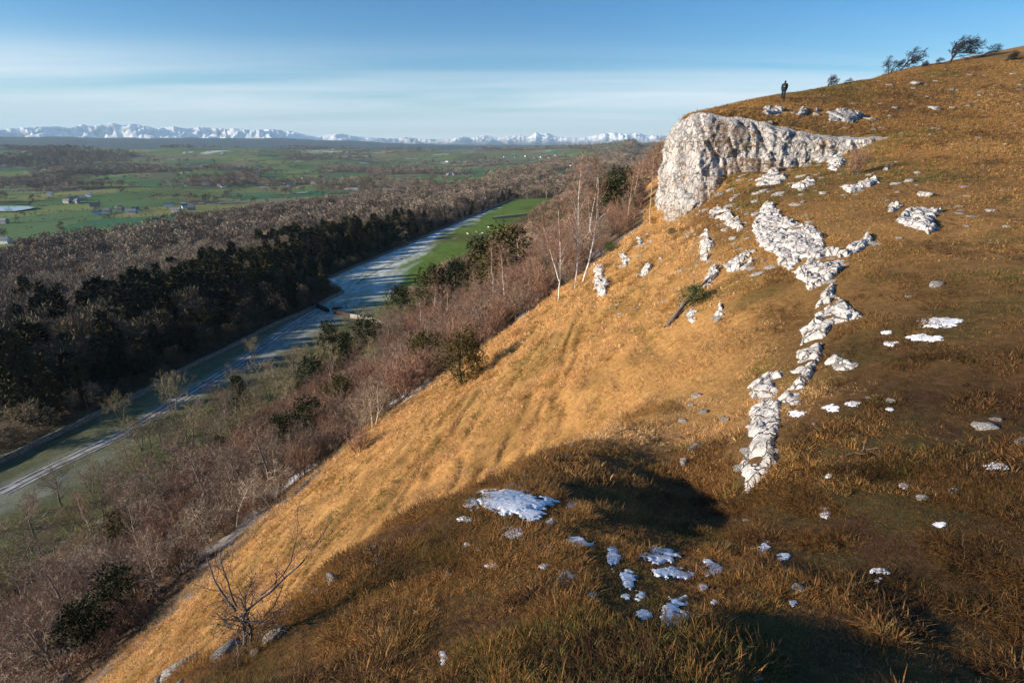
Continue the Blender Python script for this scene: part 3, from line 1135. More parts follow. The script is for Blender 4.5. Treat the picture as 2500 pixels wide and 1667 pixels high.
def outcrop(key):
    polys = [C7(p) for p in OUT[key]]
    OUT_POLY.extend(polys)
    root = None
    cells = {}
    base_v, base_f = [], []
    for pi, poly in enumerate(polys):
        P = np.array(poly)
        hits = [hit(a, b) for a, b in poly]
        H = np.array(hits)
        k = float(np.median(depth_of(H.T)))
        lo, hi_ = H[:, :2].min(0) - .5, H[:, :2].max(0) + .5
        cell = max(.035, 1.7 * k / 1250)
        gx = np.arange(lo[0], hi_[0], cell)
        gy = np.arange(lo[1], hi_[1], cell * 1.25)
        X, Y = np.meshgrid(gx, gy, indexing='ij')
        x, y = X.ravel(), Y.ravel()
        z = ground_z(x, y)
        d = y * CP - z * SP
        px = 1250 + 1250 * x / d
        py = 833.5 - 1250 * (y * SP + z * CP) / d
        px = px + 10 * fbm(x / .7, y / .7, 121, 2)
        py = py + 7 * fbm(x / .7 + 7, y / .7, 123, 2)
        m = inside(px, py, poly)
        holes = fbm(x / (.028 * k), y / (.028 * k), 125, 3) > (.62 if key in ('pillar', 'prow', 'wedge', 'shelf') else .42)
        m &= ~holes
        # blocks
        s, t = st(x, y)
        bs = .019 * k + .20
        wx, wy = fbm(s / bs, t / bs, 127, 3), fbm(s / bs, t / bs, 129, 3)
        r1, ex, ey, gp = cell2(s / (bs * 1.7) + .28 * wx, t / bs + .28 * wy, 15)
        r2, fx, fy, gp2 = cell2(s / (bs * .62) + .35 * wx, t / (bs * .42) + .35 * wy, 25)
        cid = np.round(r1 * 65535).astype(np.int64)
        hgt = bs * (.06 + .24 * r1 ** 1.2 + .30 * ex * (r1 - .4) + .34 * ey * (r1 - .7)) + bs * (.11 * r2 + .16 * fy * (r2 - .3))
        hgt = hgt * (1 - .75 * sst(.055, .02, gp)) * (1 - .35 * sst(.06, .02, gp2)) + .05 * bs * fbm(x / (bs * .2), y / (bs * .2), 131, 3, .6)
        hgt = np.maximum(hgt, .02)
        # sink the rim into the turf
        mm = m.reshape(X.shape)
        ed = np.zeros(mm.shape)
        er = mm.copy()
        for _ in range(4):
            e2 = er.copy()
            e2[1:] &= er[:-1]
            e2[:-1] &= er[1:]
            e2[:, 1:] &= er[:, :-1]
            e2[:, :-1] &= er[:, 1:]
            er = e2
            ed += er
        rim = (ed / 4.0).ravel() ** .6
        zz = (z - .05 + (hgt + .05) * rim).reshape(X.shape)
        V = np.stack([X, Y, zz], -1).reshape(-1, 3)
        ny = X.shape[1]
        ii, jj = np.nonzero(mm[:-1, :-1] & mm[1:, :-1] & mm[1:, 1:] & mm[:-1, 1:])
        q = np.stack([ii * ny + jj, (ii + 1) * ny + jj, (ii + 1) * ny + jj + 1, ii * ny + jj + 1], 1)
        if len(q) == 0:
            continue
        cq = cid[q[:, 0]] + 10 ** 7 * pi
        for c in np.unique(cq):
            cells.setdefault(c, []).append((V, q[cq == c]))
    ctr = None
    meshes = []
    for c, lst in cells.items():
        for V, q in lst:
            par = {}

            def find(a_):
                while par[a_] != a_:
                    par[a_] = par[par[a_]]
                    a_ = par[a_]
                return a_
            for f in q.tolist():
                for v_ in f:
                    par.setdefault(v_, v_)
                r0 = find(f[0])
                for v_ in f[1:]:
                    par[find(v_)] = r0
            comp = np.array([find(f[0]) for f in q.tolist()])
            for c_ in np.unique(comp):
                qq = q[comp == c_]
                u, inv = np.unique(qq, return_inverse=True)
                meshes.append((V[u], inv.reshape(qq.shape)))
    meshes.sort(key=lambda a: -len(a[1]))
    big = [m_ for m_ in meshes if len(m_[1]) >= 14]
    small = [m_ for m_ in meshes if len(m_[1]) < 14]
    allp = np.concatenate([m_[0] for m_ in meshes])
    base = allp[np.argmin(allp[:, 2])]
    root = empty('limestone_outcrop', tuple(base))
    tag(root, OUT_LABEL[key], 'rock outcrop')
    for V, q in big:
        mobj('slab', mesh_np('slab', V - base, q, MAT['rock_hill' if key.startswith('hill') else 'rock']), root)
    if small:
        off, vv, ff = 0, [], []
        for V, q in small:
            vv.append(V - base)
            ff.append(q + off)
            off += len(V)
        o = mobj('rubble', mesh_np('rubble', np.concatenate(vv), np.concatenate(ff), MAT['rock_hill' if key.startswith('hill') else 'rock']), root)
        o['kind'] = 'stuff'
    return root, polys


for key in OUT:
    root, polys = outcrop(key)
    # loose blocks lying on the outcrop belong to it
    for poly in polys:
        P = np.array(poly)
        area = abs(np.sum(P[:, 0] * np.roll(P[:, 1], 1) - P[:, 1] * np.roll(P[:, 0], 1))) / 2
        n = int(area / 2200) + 1
        tries = 0
        while n > 0 and tries < 60:
            tries += 1
            a, b = random.uniform(P[:, 0].min(), P[:, 0].max()), random.uniform(P[:, 1].min(), P[:, 1].max())
            if not inside(np.array([a]), np.array([b]), poly)[0]:
                continue
            n -= 1
            w = random.uniform(14, 38) if P[:, 1].min() > 560 else random.uniform(9, 24)
            o = put_rock(a, b, w, w * random.uniform(.28, .5), 'rock', 'rock', embed=.45)
            o.parent = root
            o.matrix_parent_inverse = Matrix.Translation(root.location).inverted()

# ------------------------------------------------------------------ single stones in the turf
STONES = [
    # px, py, w, h, kind, label
    (831, 1529, 44, 36, 'rock_hill', 'rounded buff stone half sunk in orange grass near the hump edge, bottom left'),
    (815, 1400, 46, 66, 'rock_hill', 'tall bluish-white boulder on the rim of the foreground hump'),
    (775, 1440, 40, 30, 'rock', 'narrow white rock running down the rim below the tall rim boulder'),
    (735, 1478, 42, 26, 'rock', 'thin white rock strip on the rim above the bare hawthorn'),
    (672, 1545, 62, 36, 'rock', 'long white rock slab beside the foot of the bare hawthorn'),
    (628, 1585, 40, 28, 'rock_hill', 'short grey slab just below the long slab by the bare hawthorn'),
    (440, 1622, 96, 66, 'rock_dark', 'large dark mossy boulder at the bottom left edge of the hump'),
    (545, 1580, 90, 50, 'rock_dark', 'dark shaded boulder left of the bare hawthorn trunk'),
    (392, 1650, 36, 44, 'rock_dark', 'small grey boulder at the left end of the hump, cut by the frame'),
    (440, 1662, 34, 20, 'rock_hill', 'small pale stone below the large mossy boulder'),
    (906, 1337, 30, 18, 'rock', 'little white stone capping the dark tuft on the hump rim'),
    (930, 1441, 10, 11, 'rock_hill', 'pebble-sized round stone in the orange grass of the hump'),
    (1951, 1429, 58, 42, 'rock_hill', 'squat buff stone in shadowed grass right of the snow patches'),
    (2084, 1428, 40, 32, 'rock_hill', 'grey angular stone in shadowed grass, right of the squat buff stone'),
    (2410, 1037, 66, 20, 'rock', 'long flat white stone in dark grass near the right edge'),
    (2436, 1020, 30, 18, 'rock_hill', 'grey stone directly behind the long flat white stone'),
    (2492, 1068, 42, 40, 'rock_hill', 'grey stone cut by the right edge of the picture'),
    (2250, 1211, 34, 20, 'rock', 'white three-cornered stone in the dark grass, lower right'),
    (2172, 972, 26, 18, 'rock', 'rounded white stone right of the outcrop in shaded turf'),
    (2118, 968, 12, 10, 'rock', 'small white stone just left of the rounded white stone in shaded turf'),
    (1987, 1033, 12, 10, 'rock', 'small pinkish stone right of the tall outcrop face'),
    (1672, 1118, 28, 44, 'rock', 'upright white stone at the left rim of the shaded hollow'),
    (1692, 1090, 46, 14, 'rock', 'flat white stone in green moss left of the hollow'),
    (1720, 1000, 30, 20, 'rock_hill', 'grey stone in tussocks above the hollow'),
    (1700, 960, 26, 26, 'rock', 'white stone at the top of the short rock rib above the hollow'),
    (1686, 985, 16, 24, 'rock', 'slim white stone in the middle of the short rock rib'),
    (1664, 1022, 26, 16, 'rock', 'white stone at the bottom of the short rock rib'),
    (1773, 1018, 34, 24, 'rock_hill', 'dull grey stone between the rib and the tall outcrop face'),
    (1262, 1182, 56, 24, 'rock_hill', 'grey rock on the hump rim just behind the largest snow patch'),
    (1300, 1162, 48, 18, 'rock', 'white rock strip on the rim behind the grey rim rock'),
    (1385, 1108, 20, 22, 'rock', 'white stone standing on the terrace rim'),
    (1398, 1085, 18, 10, 'rock', 'small white stone above the one on the terrace rim'),
    (1940, 340, 0, 0, None, None),
    (1938, 274, 18, 12, 'rock_hill', 'small grey block next to the long block above the cliff'),
    (1990, 275, 18, 14, 'rock_hill', 'small pale block left of the biggest hillside block'),
    (2128, 288, 30, 14, 'rock_hill', 'pale block touching the right end of the biggest hillside block'),
    (2235, 200, 40, 16, 'rock_hill', 'pale jagged rock high on the hillside below the windswept trees'),
    (2282, 262, 36, 14, 'rock', 'bright stone in the middle of the upper brown hillside'),
    (2324, 262, 18, 8, 'rock', 'small bright stone right of the one in mid hillside'),
    (2217, 438, 26, 18, 'rock', 'round white boulder in turf above the layered shelf'),
    (2182, 446, 28, 12, 'rock', 'white stone left of the round boulder above the shelf'),
    (2164, 410, 14, 18, 'rock', 'upright white stone above the round boulder'),
    (2240, 420, 18, 12, 'rock', 'white stone above and right of the round boulder'),
    (2255, 470, 38, 24, 'rock', 'white slab pair below the round boulder'),
    (2352, 455, 18, 10, 'rock', 'small stone in turf far right of the round boulder'),
    (2420, 512, 22, 14, 'rock', 'pale stone at the right side, above the shaded turf'),
    (2220, 722, 18, 8, 'rock', 'small stone in brown turf left of the highest snow streak'),
    (2288, 692, 50, 10, 'rock_hill', 'low grey rock in brown turf above the highest snow streak'),
    (1755, 775, 26, 22, 'rock', 'white block at the right of the dead branch foot'),
    (1665, 740, 12, 26, 'rock', 'slim white stone on the golden slope left of the dead branch'),
    (1612, 628, 12, 14, 'rock', 'square white stone on the golden slope under the cliff'),
    (1500, 505, 0, 0, None, None),
]
for px, py, w, h, kind, lab in STONES:
    if kind is None:
        continue
    o = put_rock(px, py, w, h, kind, 'stone')
    tag(o, lab, 'stone')

# many more small stones: nearest ones single, grouped by where they lie
def scatter_stones(n, region, size, kind, label, group, seed):
    r_ = random.Random(seed)
    c = 0
    tries = 0
    while c < n and tries < n * 20:
        tries += 1
        a, b = r_.uniform(region[0], region[2]), r_.uniform(region[1], region[3])
        if any(inside(np.array([a]), np.array([b]), p)[0] for p in OUT_POLY):
            continue
        p = hit(a, b)
        if p is None or depth_of(p) > 130:
            continue
        w = r_.uniform(*size) * r_.choice((1, 1, .7))
        s_, t_ = st(p[0], p[1])
        if t_ < wood_edge(s_) + 2:
            continue
        o = put_rock(a, b, w, w * r_.uniform(.35, .6), kind, 'stone', at=p)
        tag(o, label, 'stone', group)
        c += 1


scatter_stones(70, (2000, 170, 2500, 340), (7, 20), 'rock_hill', 'small pale stone strewn over the upper brown hillside', 'stones strewn over the upper hillside', 1)
scatter_stones(16, (1760, 240, 2100, 300), (7, 16), 'rock_hill', 'small grey stone in the turf along the cliff top', 'stones along the cliff top', 2)
scatter_stones(36, (2120, 340, 2500, 640), (6, 18), 'rock', 'small white stone in the brown turf right of the outcrop', 'stones in the right-hand turf', 3)
scatter_stones(74, (1640, 460, 1980, 670), (9, 32), 'rock', 'white limestone fragment in the golden grass between cliff and outcrop', 'fragments below the cliff', 4)
scatter_stones(36, (1440, 560, 1780, 770), (6, 17), 'rock', 'pale limestone fragment in the golden slope left of the outcrop', 'fragments on the golden slope', 5)
scatter_stones(48, (1700, 400, 2150, 480), (8, 24), 'rock', 'broken limestone block fallen at the foot of the cliff', 'fallen blocks under the cliff', 7)
scatter_stones(14, (700, 960, 1500, 1250), (4, 8), 'rock', 'tiny white stone caught in the steep golden grass', 'tiny stones in the steep grass', 6)

# ------------------------------------------------------------------ snow lying in the grass
SNOW = [
    (1254, 1223, 92, 32, 'largest snow patch, on the crest of the foreground hump'),
    (1150, 1228, 26, 17, 'small snow patch just left of the largest one'),
    (1300, 1256, 34, 20, 'broken snow patch below the right half of the largest one'),
    (1343, 1276, 12, 12, 'round snow spot at the right end of the broken patch'),
    (1135, 1268, 24, 8, 'thin snow streak below the left tip of the largest patch'),
    (1257, 1303, 29, 16, 'triangular snow patch below the centre of the largest one'),
    (1410, 1325, 36, 14, 'snow patch stretching left to right in the middle of the hump'),
    (1498, 1359, 17, 32, 'tall narrow snow patch on the hump'),
    (1614, 1354, 54, 20, 'curved snow patch right of the tall narrow one'),
    (1643, 1399, 54, 16, 'long snow band below the curved patch'),
    (1735, 1386, 33, 21, 'forked snow patch at the right end of the long band'),
    (1385, 1411, 29, 17, 'heaped snow patch left of centre on the hump'),
    (1535, 1415, 23, 27, 'snow patch directly below the tall narrow one'),
    (1445, 1451, 15, 10, 'small snow spot right below the heaped patch'),
    (1560, 1456, 18, 14, 'snow spot above the lowest large patch, right one of two'),
    (1527, 1458, 13, 8, 'snow spot above the lowest large patch, left one of two'),
    (1646, 1502, 42, 48, 'lowest large snow patch, ragged, near the bottom centre'),
    (1573, 1504, 19, 14, 'arched snow patch left of the lowest large one'),
    (1713, 1523, 6, 15, 'thin upright snow sliver right of the lowest large patch'),
    (1141, 1330, 10, 8, 'snow spot in dark grass left of the triangular patch'),
    (1166, 1344, 8, 7, 'tiny snow spot below right of the spot in dark grass'),
    (1197, 1380, 19, 10, 'hooked snow patch left of the heaped patch'),
    (1091, 1402, 10, 9, 'small snow spot far left on the hump'),
    (1331, 1384, 16, 8, 'little snow patch above the heaped one'),
    (1339, 1335, 12, 8, 'little snow patch left of the stretched one'),
    (1767, 1357, 9, 10, 'snow spot above the forked patch'),
    (1716, 1434, 12, 10, 'snow spot below the long band'),
    (1743, 1466, 11, 12, 'snow spot lower right of the long band'),
    (1399, 1233, 17, 9, 'faint snow patch right of the largest one in shade'),
    (1311, 1593, 9, 12, 'small snow spot at the bottom, left of centre'),
    (1083, 1612, 13, 22, 'upright snow spot at the bottom left of the hump'),
    (924, 1367, 10, 8, 'snow spot near the rim by the dark tuft'),
    (1866, 1337, 17, 16, 'snow patch below the outcrop foot, left one of two'),
    (1913, 1360, 20, 10, 'snow patch below the outcrop foot, right one of two'),
    (2015, 1252, 15, 16, 'snow patch in the dark turf right of the outcrop foot'),
    (2151, 1398, 27, 10, 'upper one of two oval snow patches, lower right'),
    (2145, 1418, 16, 9, 'lower one of two oval snow patches, lower right'),
    (1805, 1615, 24, 17, 'snow patch near the bottom edge, right of centre'),
    (1852, 1661, 20, 8, 'snow patch cut by the bottom edge'),
    (2430, 1139, 35, 10, 'snow patch near the right edge below the flat white stone'),
    (2328, 1200, 16, 9, 'snow spot left below the right-edge patch'),
    (2206, 1187, 14, 7, 'snow spot left of the three-cornered stone'),
    (2022, 1163, 12, 7, 'snow spot right of the tall outcrop face'),
    (2298, 1282, 22, 7, 'thin curved snow streak, lower right'),
    (1948, 1010, 22, 10, 'snow patch touching the right side of the outcrop'),
    (2028, 997, 20, 10, 'slanting snow patch right of the outcrop'),
    (2083, 987, 20, 7, 'flat snow patch right of the slanting one'),
    (2172, 1000, 12, 6, 'snow spot under the rounded white stone'),
    (2295, 788, 52, 16, 'highest large snow streak on the right-hand turf'),
    (2258, 826, 42, 9, 'snow streak just below the highest large one'),
    (2175, 839, 20, 6, 'thin snow streak left of the lower streak'),
    (2163, 812, 18, 5, 'thin snow streak above the other thin one, right-hand turf'),
    (1934, 1476, 14, 9, 'pair of snow spots below the squat buff stone'),
]
SNOW_PX = np.array([s_[:4] for s_ in SNOW], float)


def snow_patch(px, py, w, h, label):
    p = hit(px, py)
    k = depth_of(p)
    a = w * k / 1250
    nrm = gnormal(p[0], p[1])
    d = Vector(ray(px, py)).normalized()
    g = max(.18, abs(d.dot(nrm)))
    R = max(a, h * k / 1250 / g) * 1.5 + .05
    cell = max(.012, 1.5 * k / 1250)
    n = int(min(R / cell, 80))
    g1 = np.linspace(-R, R, 2 * n + 1)
    X, Y = np.meshgrid(p[0] + g1, p[1] + g1, indexing='ij')
    x, y = X.ravel(), Y.ravel()
    z = ground_z(x, y)
    dd = y * CP - z * SP
    qx = (1250 + 1250 * x / dd - px) / w
    qy = (833.5 - 1250 * (y * SP + z * CP) / dd - py) / h
    sc = max(.10, a * .55)
    m = 1 - (qx ** 2 + qy ** 2) + 1.25 * fbm(x / sc, y / sc, int(px) % 997, 4, .65) + .42 * fbm(x / .05, y / .05, int(py) % 991, 2)
    m = m - .08
    th = (.016 + .004 * fbm(x / .05, y / .05, 141, 2)) * sst(0, .55, m) * min(1.0, .5 + a)
    zz = (z + th - .004 + .010 * sst(0, .3, m)).reshape(X.shape)
    mm = (m > 0).reshape(X.shape)
    ny = X.shape[1]
    ii, jj = np.nonzero(mm[:-1, :-1] & mm[1:, :-1] & mm[1:, 1:] & mm[:-1, 1:])
    if len(ii) < 4:
        return
    q = np.stack([ii * ny + jj, (ii + 1) * ny + jj, (ii + 1) * ny + jj + 1, ii * ny + jj + 1], 1)
    V = np.stack([X, Y, zz], -1).reshape(-1, 3)
    u, inv = np.unique(q, return_inverse=True)
    o = mobj('snow_patch', mesh_np('snow_patch', V[u] - p, inv.reshape(q.shape), MAT['snow'], True), loc=tuple(p))
    tag(o, label, 'snow')


for s_ in SNOW:
    snow_patch(*s_)
# ------------------------------------------------------------------ trees
class Tree:
    """grows branches; thick ones become tubes (trunk mesh), thin ones ribbons (crown mesh)"""

    def __init__(self, seed, thin=.03, sides=5):
        self.r = random.Random(seed)
        self.tv, self.tf, self.cv, self.cf = [], [], [], []
        self.thin = thin
        self.sides = sides

    def tube(self, pts, rad, sides):
        base = len(self.tv)
        n = len(pts)
        for i, p in enumerate(pts):
            d = (pts[min(i + 1, n - 1)] - pts[max(i - 1, 0)]).normalized()
            a = d.orthogonal().normalized()
            b = d.cross(a)
            for k in range(sides):
                q = 2 * math.pi * k / sides
                self.tv.append(p + (a * math.cos(q) + b * math.sin(q)) * rad[i])
        for i in range(n - 1):
            for k in range(sides):
                k2 = (k + 1) % sides
                self.tf.append((base + i * sides + k, base + i * sides + k2, base + (i + 1) * sides + k2, base + (i + 1) * sides + k))

    def ribbon(self, pts, w0, w1):
        base = len(self.cv)
        n = len(pts)
        d = (pts[-1] - pts[0])
        if d.length < 1e-6:
            return
        side = d.cross(Vector((self.r.gauss(0, 1), self.r.gauss(0, 1), self.r.gauss(0, 1))))
        if side.length < 1e-6:
            return
        side.normalize()
        for i, p in enumerate(pts):
            w = w0 + (w1 - w0) * i / (n - 1)
            self.cv.append(p - side * w * .5)
            self.cv.append(p + side * w * .5)
        for i in range(n - 1):
            a = base + 2 * i
            self.cf.append((a, a + 1, a + 3, a + 2))

    def grow(self, p, d, L, rad, lv, P):
        r = self.r
        spec = P[lv]
        n = spec.get('seg', 4)
        pts, rads = [p.copy()], [rad]
        d = d.normalized()
        wind = P[0].get('wind')
        for i in range(n):
            g = spec.get('gnarl', .2)
            d = d + Vector((r.gauss(0, g), r.gauss(0, g), r.gauss(0, g) + spec.get('up', .05)))
            if wind is not None:
                d = d + wind * spec.get('wf', .1)
            d.normalize()
            p = p + d * (L / n)
            pts.append(p.copy())
            rads.append(rad * (1 - (1 - spec.get('taper', .35)) * (i + 1) / n))
        if rad >= self.thin:
            self.tube(pts, rads, self.sides if lv == 0 else (4 if lv == 1 else 3))
        else:
            self.ribbon(pts, rad * 2, rads[-1] * 2)
        if lv + 1 >= len(P):
            return
        c = P[lv + 1]
        m = c['n'] if isinstance(c['n'], int) else r.randint(*c['n'])
        f0 = c.get('from', .35)
        ph = r.uniform(0, 6.28)
        for j in range(m):
            f = f0 + (1 - f0) * (j + r.random()) / m
            q = min(f, .999) * n
            i = int(q)
            a = q - i
            bp = pts[i] * (1 - a) + pts[i + 1] * a
            bd = (pts[i + 1] - pts[i]).normalized()
            ax = bd.orthogonal().normalized()
            ax.rotate(Matrix.Rotation(ph + j * 2.4 + r.uniform(-.5, .5), 3, bd))
            ang = math.radians(r.gauss(c['ang'], c.get('asd', 10)))
            nd = bd * math.cos(ang) + ax * math.sin(ang)
            ln = c['len'] * r.uniform(.65, 1.2) * (1.15 - .5 * f * c.get('tip', 1))
            rr = max(rads[i] * c.get('rr', .55), c.get('rmin', .004))
            rr = min(rr, c.get('rmax', 9))
            self.grow(bp, nd, ln, rr, lv + 1, P)

    def meshes(self, name, bark, twig):
        t = mesh_np(name + '_trunk', [v[:] for v in self.tv], self.tf, bark, True) if self.tf else None
        c = mesh_np(name + '_crown', [v[:] for v in self.cv], self.cf, twig) if self.cf else None
        return t, c


V3 = Vector


def tree_ash(seed, H=9.0, tw=.014, bark='bark_grey', twig='twig_brown', dens=1.0, stems=1, spread=1.0):
    T = Tree(seed, thin=.022)
    P = [dict(seg=7, gnarl=.10, up=.06, taper=.25),
         dict(n=int(8 * dens) + 2, len=H * .38, ang=48 * spread, rr=.5, seg=5, gnarl=.16, up=.10, **{'from': .28}),
         dict(n=int(7 * dens), len=H * .17, ang=45, rr=.5, seg=4, gnarl=.2, up=.07, rmin=tw * 1.3, **{'from': .2}),
         dict(n=int(6 * dens), len=H * .085, ang=42, rr=.5, rmin=tw, rmax=tw * 1.4, seg=2, gnarl=.22, up=.06, **{'from': .15}),
         dict(n=3, len=H * .05, ang=38, rr=.5, rmin=tw * .8, rmax=tw, seg=1, gnarl=.2, up=.04, **{'from': .2})]
    for k in range(stems):
        a = k * 6.28 / stems + seed
        lean = .28 if stems > 1 else .06
        T.grow(V3((.12 * math.cos(a), .12 * math.sin(a), -.4)) if stems > 1 else V3((0, 0, -.4)), V3((lean * math.cos(a), lean * math.sin(a), 1)), H * .72, H * .020 if stems == 1 else H * .014, 0, P)
    return T.meshes('bare_tree', MAT[bark], MAT[twig])


def tree_birch(seed, H=10.5, lean=(0, 0), fork=False, bark='bark_birch'):
    T = Tree(seed, thin=.020)
    P = [dict(seg=10, gnarl=.045, up=.05, taper=.18),
         dict(n=18, len=H * .20, ang=36, rr=.45, rmin=.018, seg=4, gnarl=.12, up=.10, **{'from': .38}),
         dict(n=7, len=H * .085, ang=34, rr=.5, rmin=.015, rmax=.018, seg=3, gnarl=.14, up=-.02, **{'from': .2}),
         dict(n=5, len=H * .05, ang=30, rr=.5, rmin=.012, rmax=.014, seg=2, gnarl=.12, up=-.10, **{'from': .2})]
    T.grow(V3((0, 0, -.4)), V3((lean[0], lean[1], 1)), H, H * .0088, 0, P)
    if fork:
        T.grow(V3((0, 0, H * .22)), V3((lean[0] - .30, lean[1], 1)), H * .62, H * .0058, 0, P)
    return T.meshes('birch_tree', MAT[bark], MAT['twig_red'])


def shrub(seed, H=3.4, twig='twig_red', bark='bark_dark', tw=.011, stems=16, spread=.55):
    T = Tree(seed, thin=.020)
    P = [dict(seg=4, gnarl=.09, up=.06, taper=.4),
         dict(n=7, len=H * .34, ang=28, rr=.6, rmin=tw * 1.1, seg=3, gnarl=.12, up=.08, **{'from': .2}),
         dict(n=5, len=H * .18, ang=30, rr=.6, rmin=tw, rmax=tw * 1.2, seg=2, gnarl=.14, up=.05, **{'from': .2}),
         dict(n=3, len=H * .09, ang=30, rr=.6, rmin=tw * .8, rmax=tw, seg=1, gnarl=.14, up=.03, **{'from': .2})]
    r = random.Random(seed)
    for k in range(stems):
        a = r.uniform(0, 6.28)
        q = r.uniform(.05, spread)
        T.grow(V3((.25 * math.cos(a), .25 * math.sin(a), -.3)), V3((q * math.cos(a), q * math.sin(a), 1)), H * r.uniform(.55, .85), H * .009, 0, P)
    return T.meshes('shrub', MAT[bark], MAT[twig])


def yew(seed, H=4.5, Wd=1.9, mat='needles', spiky=False, n=2600, leaf=.16):
    T = Tree(seed, thin=.02)
    r = T.r
    T.grow(V3((0, 0, -.4)), V3((.05, 0, 1)), H * .85, H * .035, 0,
           [dict(seg=6, gnarl=.08, up=.05, taper=.25), dict(n=12, len=Wd * .8, ang=60, rr=.4, seg=4, gnarl=.15, up=.08, **{'from': .12})])
    clumps = []
    for i in range(44):
        f = r.random() ** .9
        zc = H * (.10 + .86 * f)
        rad = Wd * ((1 - f) ** .8 * .95 + .10) if spiky else Wd * (math.sin(math.pi * min(1, .16 + .84 * f)) ** .6) * r.uniform(.6, 1.1)
        a = r.uniform(0, 6.28)
        q = rad * r.uniform(.35, 1.0)
        clumps.append((V3((q * math.cos(a), q * math.sin(a), zc)), Wd * r.uniform(.20, .42)))
    for i in range(n):
        c, cr = r.choice(clumps)
        d = V3((r.gauss(0, 1), r.gauss(0, 1), r.gauss(0, 1) * .75)).normalized() * cr * r.uniform(.55, 1.05)
        p = c + d
        out = (d.normalized() + V3((0, 0, .55 if spiky else .25)) + V3((r.gauss(0, .5), r.gauss(0, .5), r.gauss(0, .5)))).normalized()
        s = out.cross(V3((r.gauss(0, 1), r.gauss(0, 1), r.gauss(0, 1)))).normalized()
        L = leaf * r.uniform(.8, 1.9)
        w = leaf * r.uniform(.22, .42)
        b = len(T.cv)
        T.cv += [p - s * w, p + s * w, p + out * L + s * w * .25]
        T.cf.append((b, b + 1, b + 2))
    return T.meshes('yew_tree', MAT['bark_dark'], MAT[mat])


def thorn(seed, H=3.2, wind=(1, 0, 0), wf=.16, stems=1, twig='twig_dark', tw=.016, dense=1.0):
    T = Tree(seed, thin=.04)
    P = [dict(seg=6, gnarl=.14, up=.02, taper=.35, wind=V3(wind), wf=wf),
         dict(n=int(9 * dense), len=H * .46, ang=48, rr=.55, seg=5, gnarl=.16, up=.03, wf=wf, **{'from': .25}),
         dict(n=int(8 * dense), len=H * .24, ang=42, rr=.55, rmin=tw * 1.2, seg=3, gnarl=.18, up=.02, wf=wf * 1.3, **{'from': .15}),
         dict(n=5, len=H * .12, ang=38, rr=.55, rmin=tw, rmax=tw * 1.2, seg=2, gnarl=.2, up=.02, wf=wf * 1.5, **{'from': .15}),
         dict(n=3, len=H * .06, ang=36, rr=.5, rmin=tw * .8, rmax=tw, seg=1, gnarl=.2, wf=wf, **{'from': .2})]
    for k in range(stems):
        T.grow(V3((.25 * k, 0, -.3)), V3((wind[0] * .3 - .2 * k, wind[1] * .3, 1)), H * .75, H * .028, 0, P)
    return T.meshes('thorn_tree', MAT['twig_dark'], MAT[twig])


LIB = {}


def lib(key, fn):
    if key not in LIB:
        LIB[key] = fn()
    return LIB[key]


for i in range(3):
    lib(('ash', i), lambda: tree_ash(20 + i, 8.0, spread=.9 + .1 * i))
    lib(('pale', i), lambda: tree_ash(40 + i, 5.0, tw=.013, bark='bark_pale', twig='twig_pale', stems=1 + i, dens=.85))
    lib(('olive', i), lambda: tree_ash(60 + i, 8.0, tw=.015, bark='bark_grey', twig='twig_olive', stems=2 + i % 2, dens=.85))
    lib(('red', i), lambda: shrub(80 + i, 3.4))
    lib(('brown', i), lambda: shrub(90 + i, 3.6, twig='twig_brown', bark='bark_grey', stems=13, spread=.7))
    lib(('birch', i), lambda: tree_birch(100 + i, 8.0))
    lib(('yew', i), lambda: yew(120 + i, 4.2, 1.9, 'needles' if i != 2 else 'needles_warm'))
    lib(('spire', i), lambda: yew(130 + i, 5.4, 1.5, 'needles', True))


def put_tree(key, pos, h_scale=1.0, rz=None, label=None, group=None, cat='tree', name='bare_tree', wide=1.0):
    t, c = LIB[key] if key in LIB else key
    root = empty(name, tuple(pos), random.uniform(0, 6.28) if rz is None else rz)
    root.scale = (h_scale * wide, h_scale * wide, h_scale)
    if t:
        mobj('trunk', t, root)
    if c:
        mobj('crown', c, root)
    tag(root, label, cat, group)
    return root


PLACED = []


def at_px(key, px, py, hpx, baseH, label, name='bare_tree', cat='tree', rz=None, wide=1.0, group=None):
    """tree whose foot is seen at that pixel and that stands hpx photo pixels tall"""
    p = hit(px, py)
    k = depth_of(p)
    sc = hpx * k / 1250 / baseH * 1.03
    PLACED.append((p[0], p[1], 1.2))
    return put_tree(key, p, sc, rz, label, group, cat, name, wide)


# the birches on the shoulder of the slope (their own shapes)
at_px(tree_birch(201, 10.5, (.03, .0)), 1403, 704, 270, 10.2, 'white-barked birch standing upright, middle one of three at the slope edge', 'birch_tree', rz=0)
at_px(tree_birch(202, 10.5, (.22, .05)), 1421, 688, 262, 10.0, 'white-barked birch leaning right, rightmost of three at the slope edge', 'birch_tree', rz=0)
at_px(tree_birch(203, 9.5, (-.03, 0), True), 1363, 734, 215, 9.4, 'forked white-barked birch, leftmost of three at the slope edge', 'birch_tree', rz=0)
at_px(tree_birch(204, 8.5, (.05, 0), bark='twig_pale'), 1530, 560, 150, 8.4, 'slender bare birch close to the cliff foot', 'birch_tree', rz=0)
at_px(tree_birch(205, 8.5, (-.02, 0), bark='twig_pale'), 1588, 545, 170, 8.4, 'slender bare birch touching the left edge of the cliff', 'birch_tree', rz=0)
at_px(tree_birch(206, 6.5, (-.08, 0)), 1272, 668, 110, 6.4, 'pale thin birch in the reddish thicket left of the forked birch', 'birch_tree', rz=0)
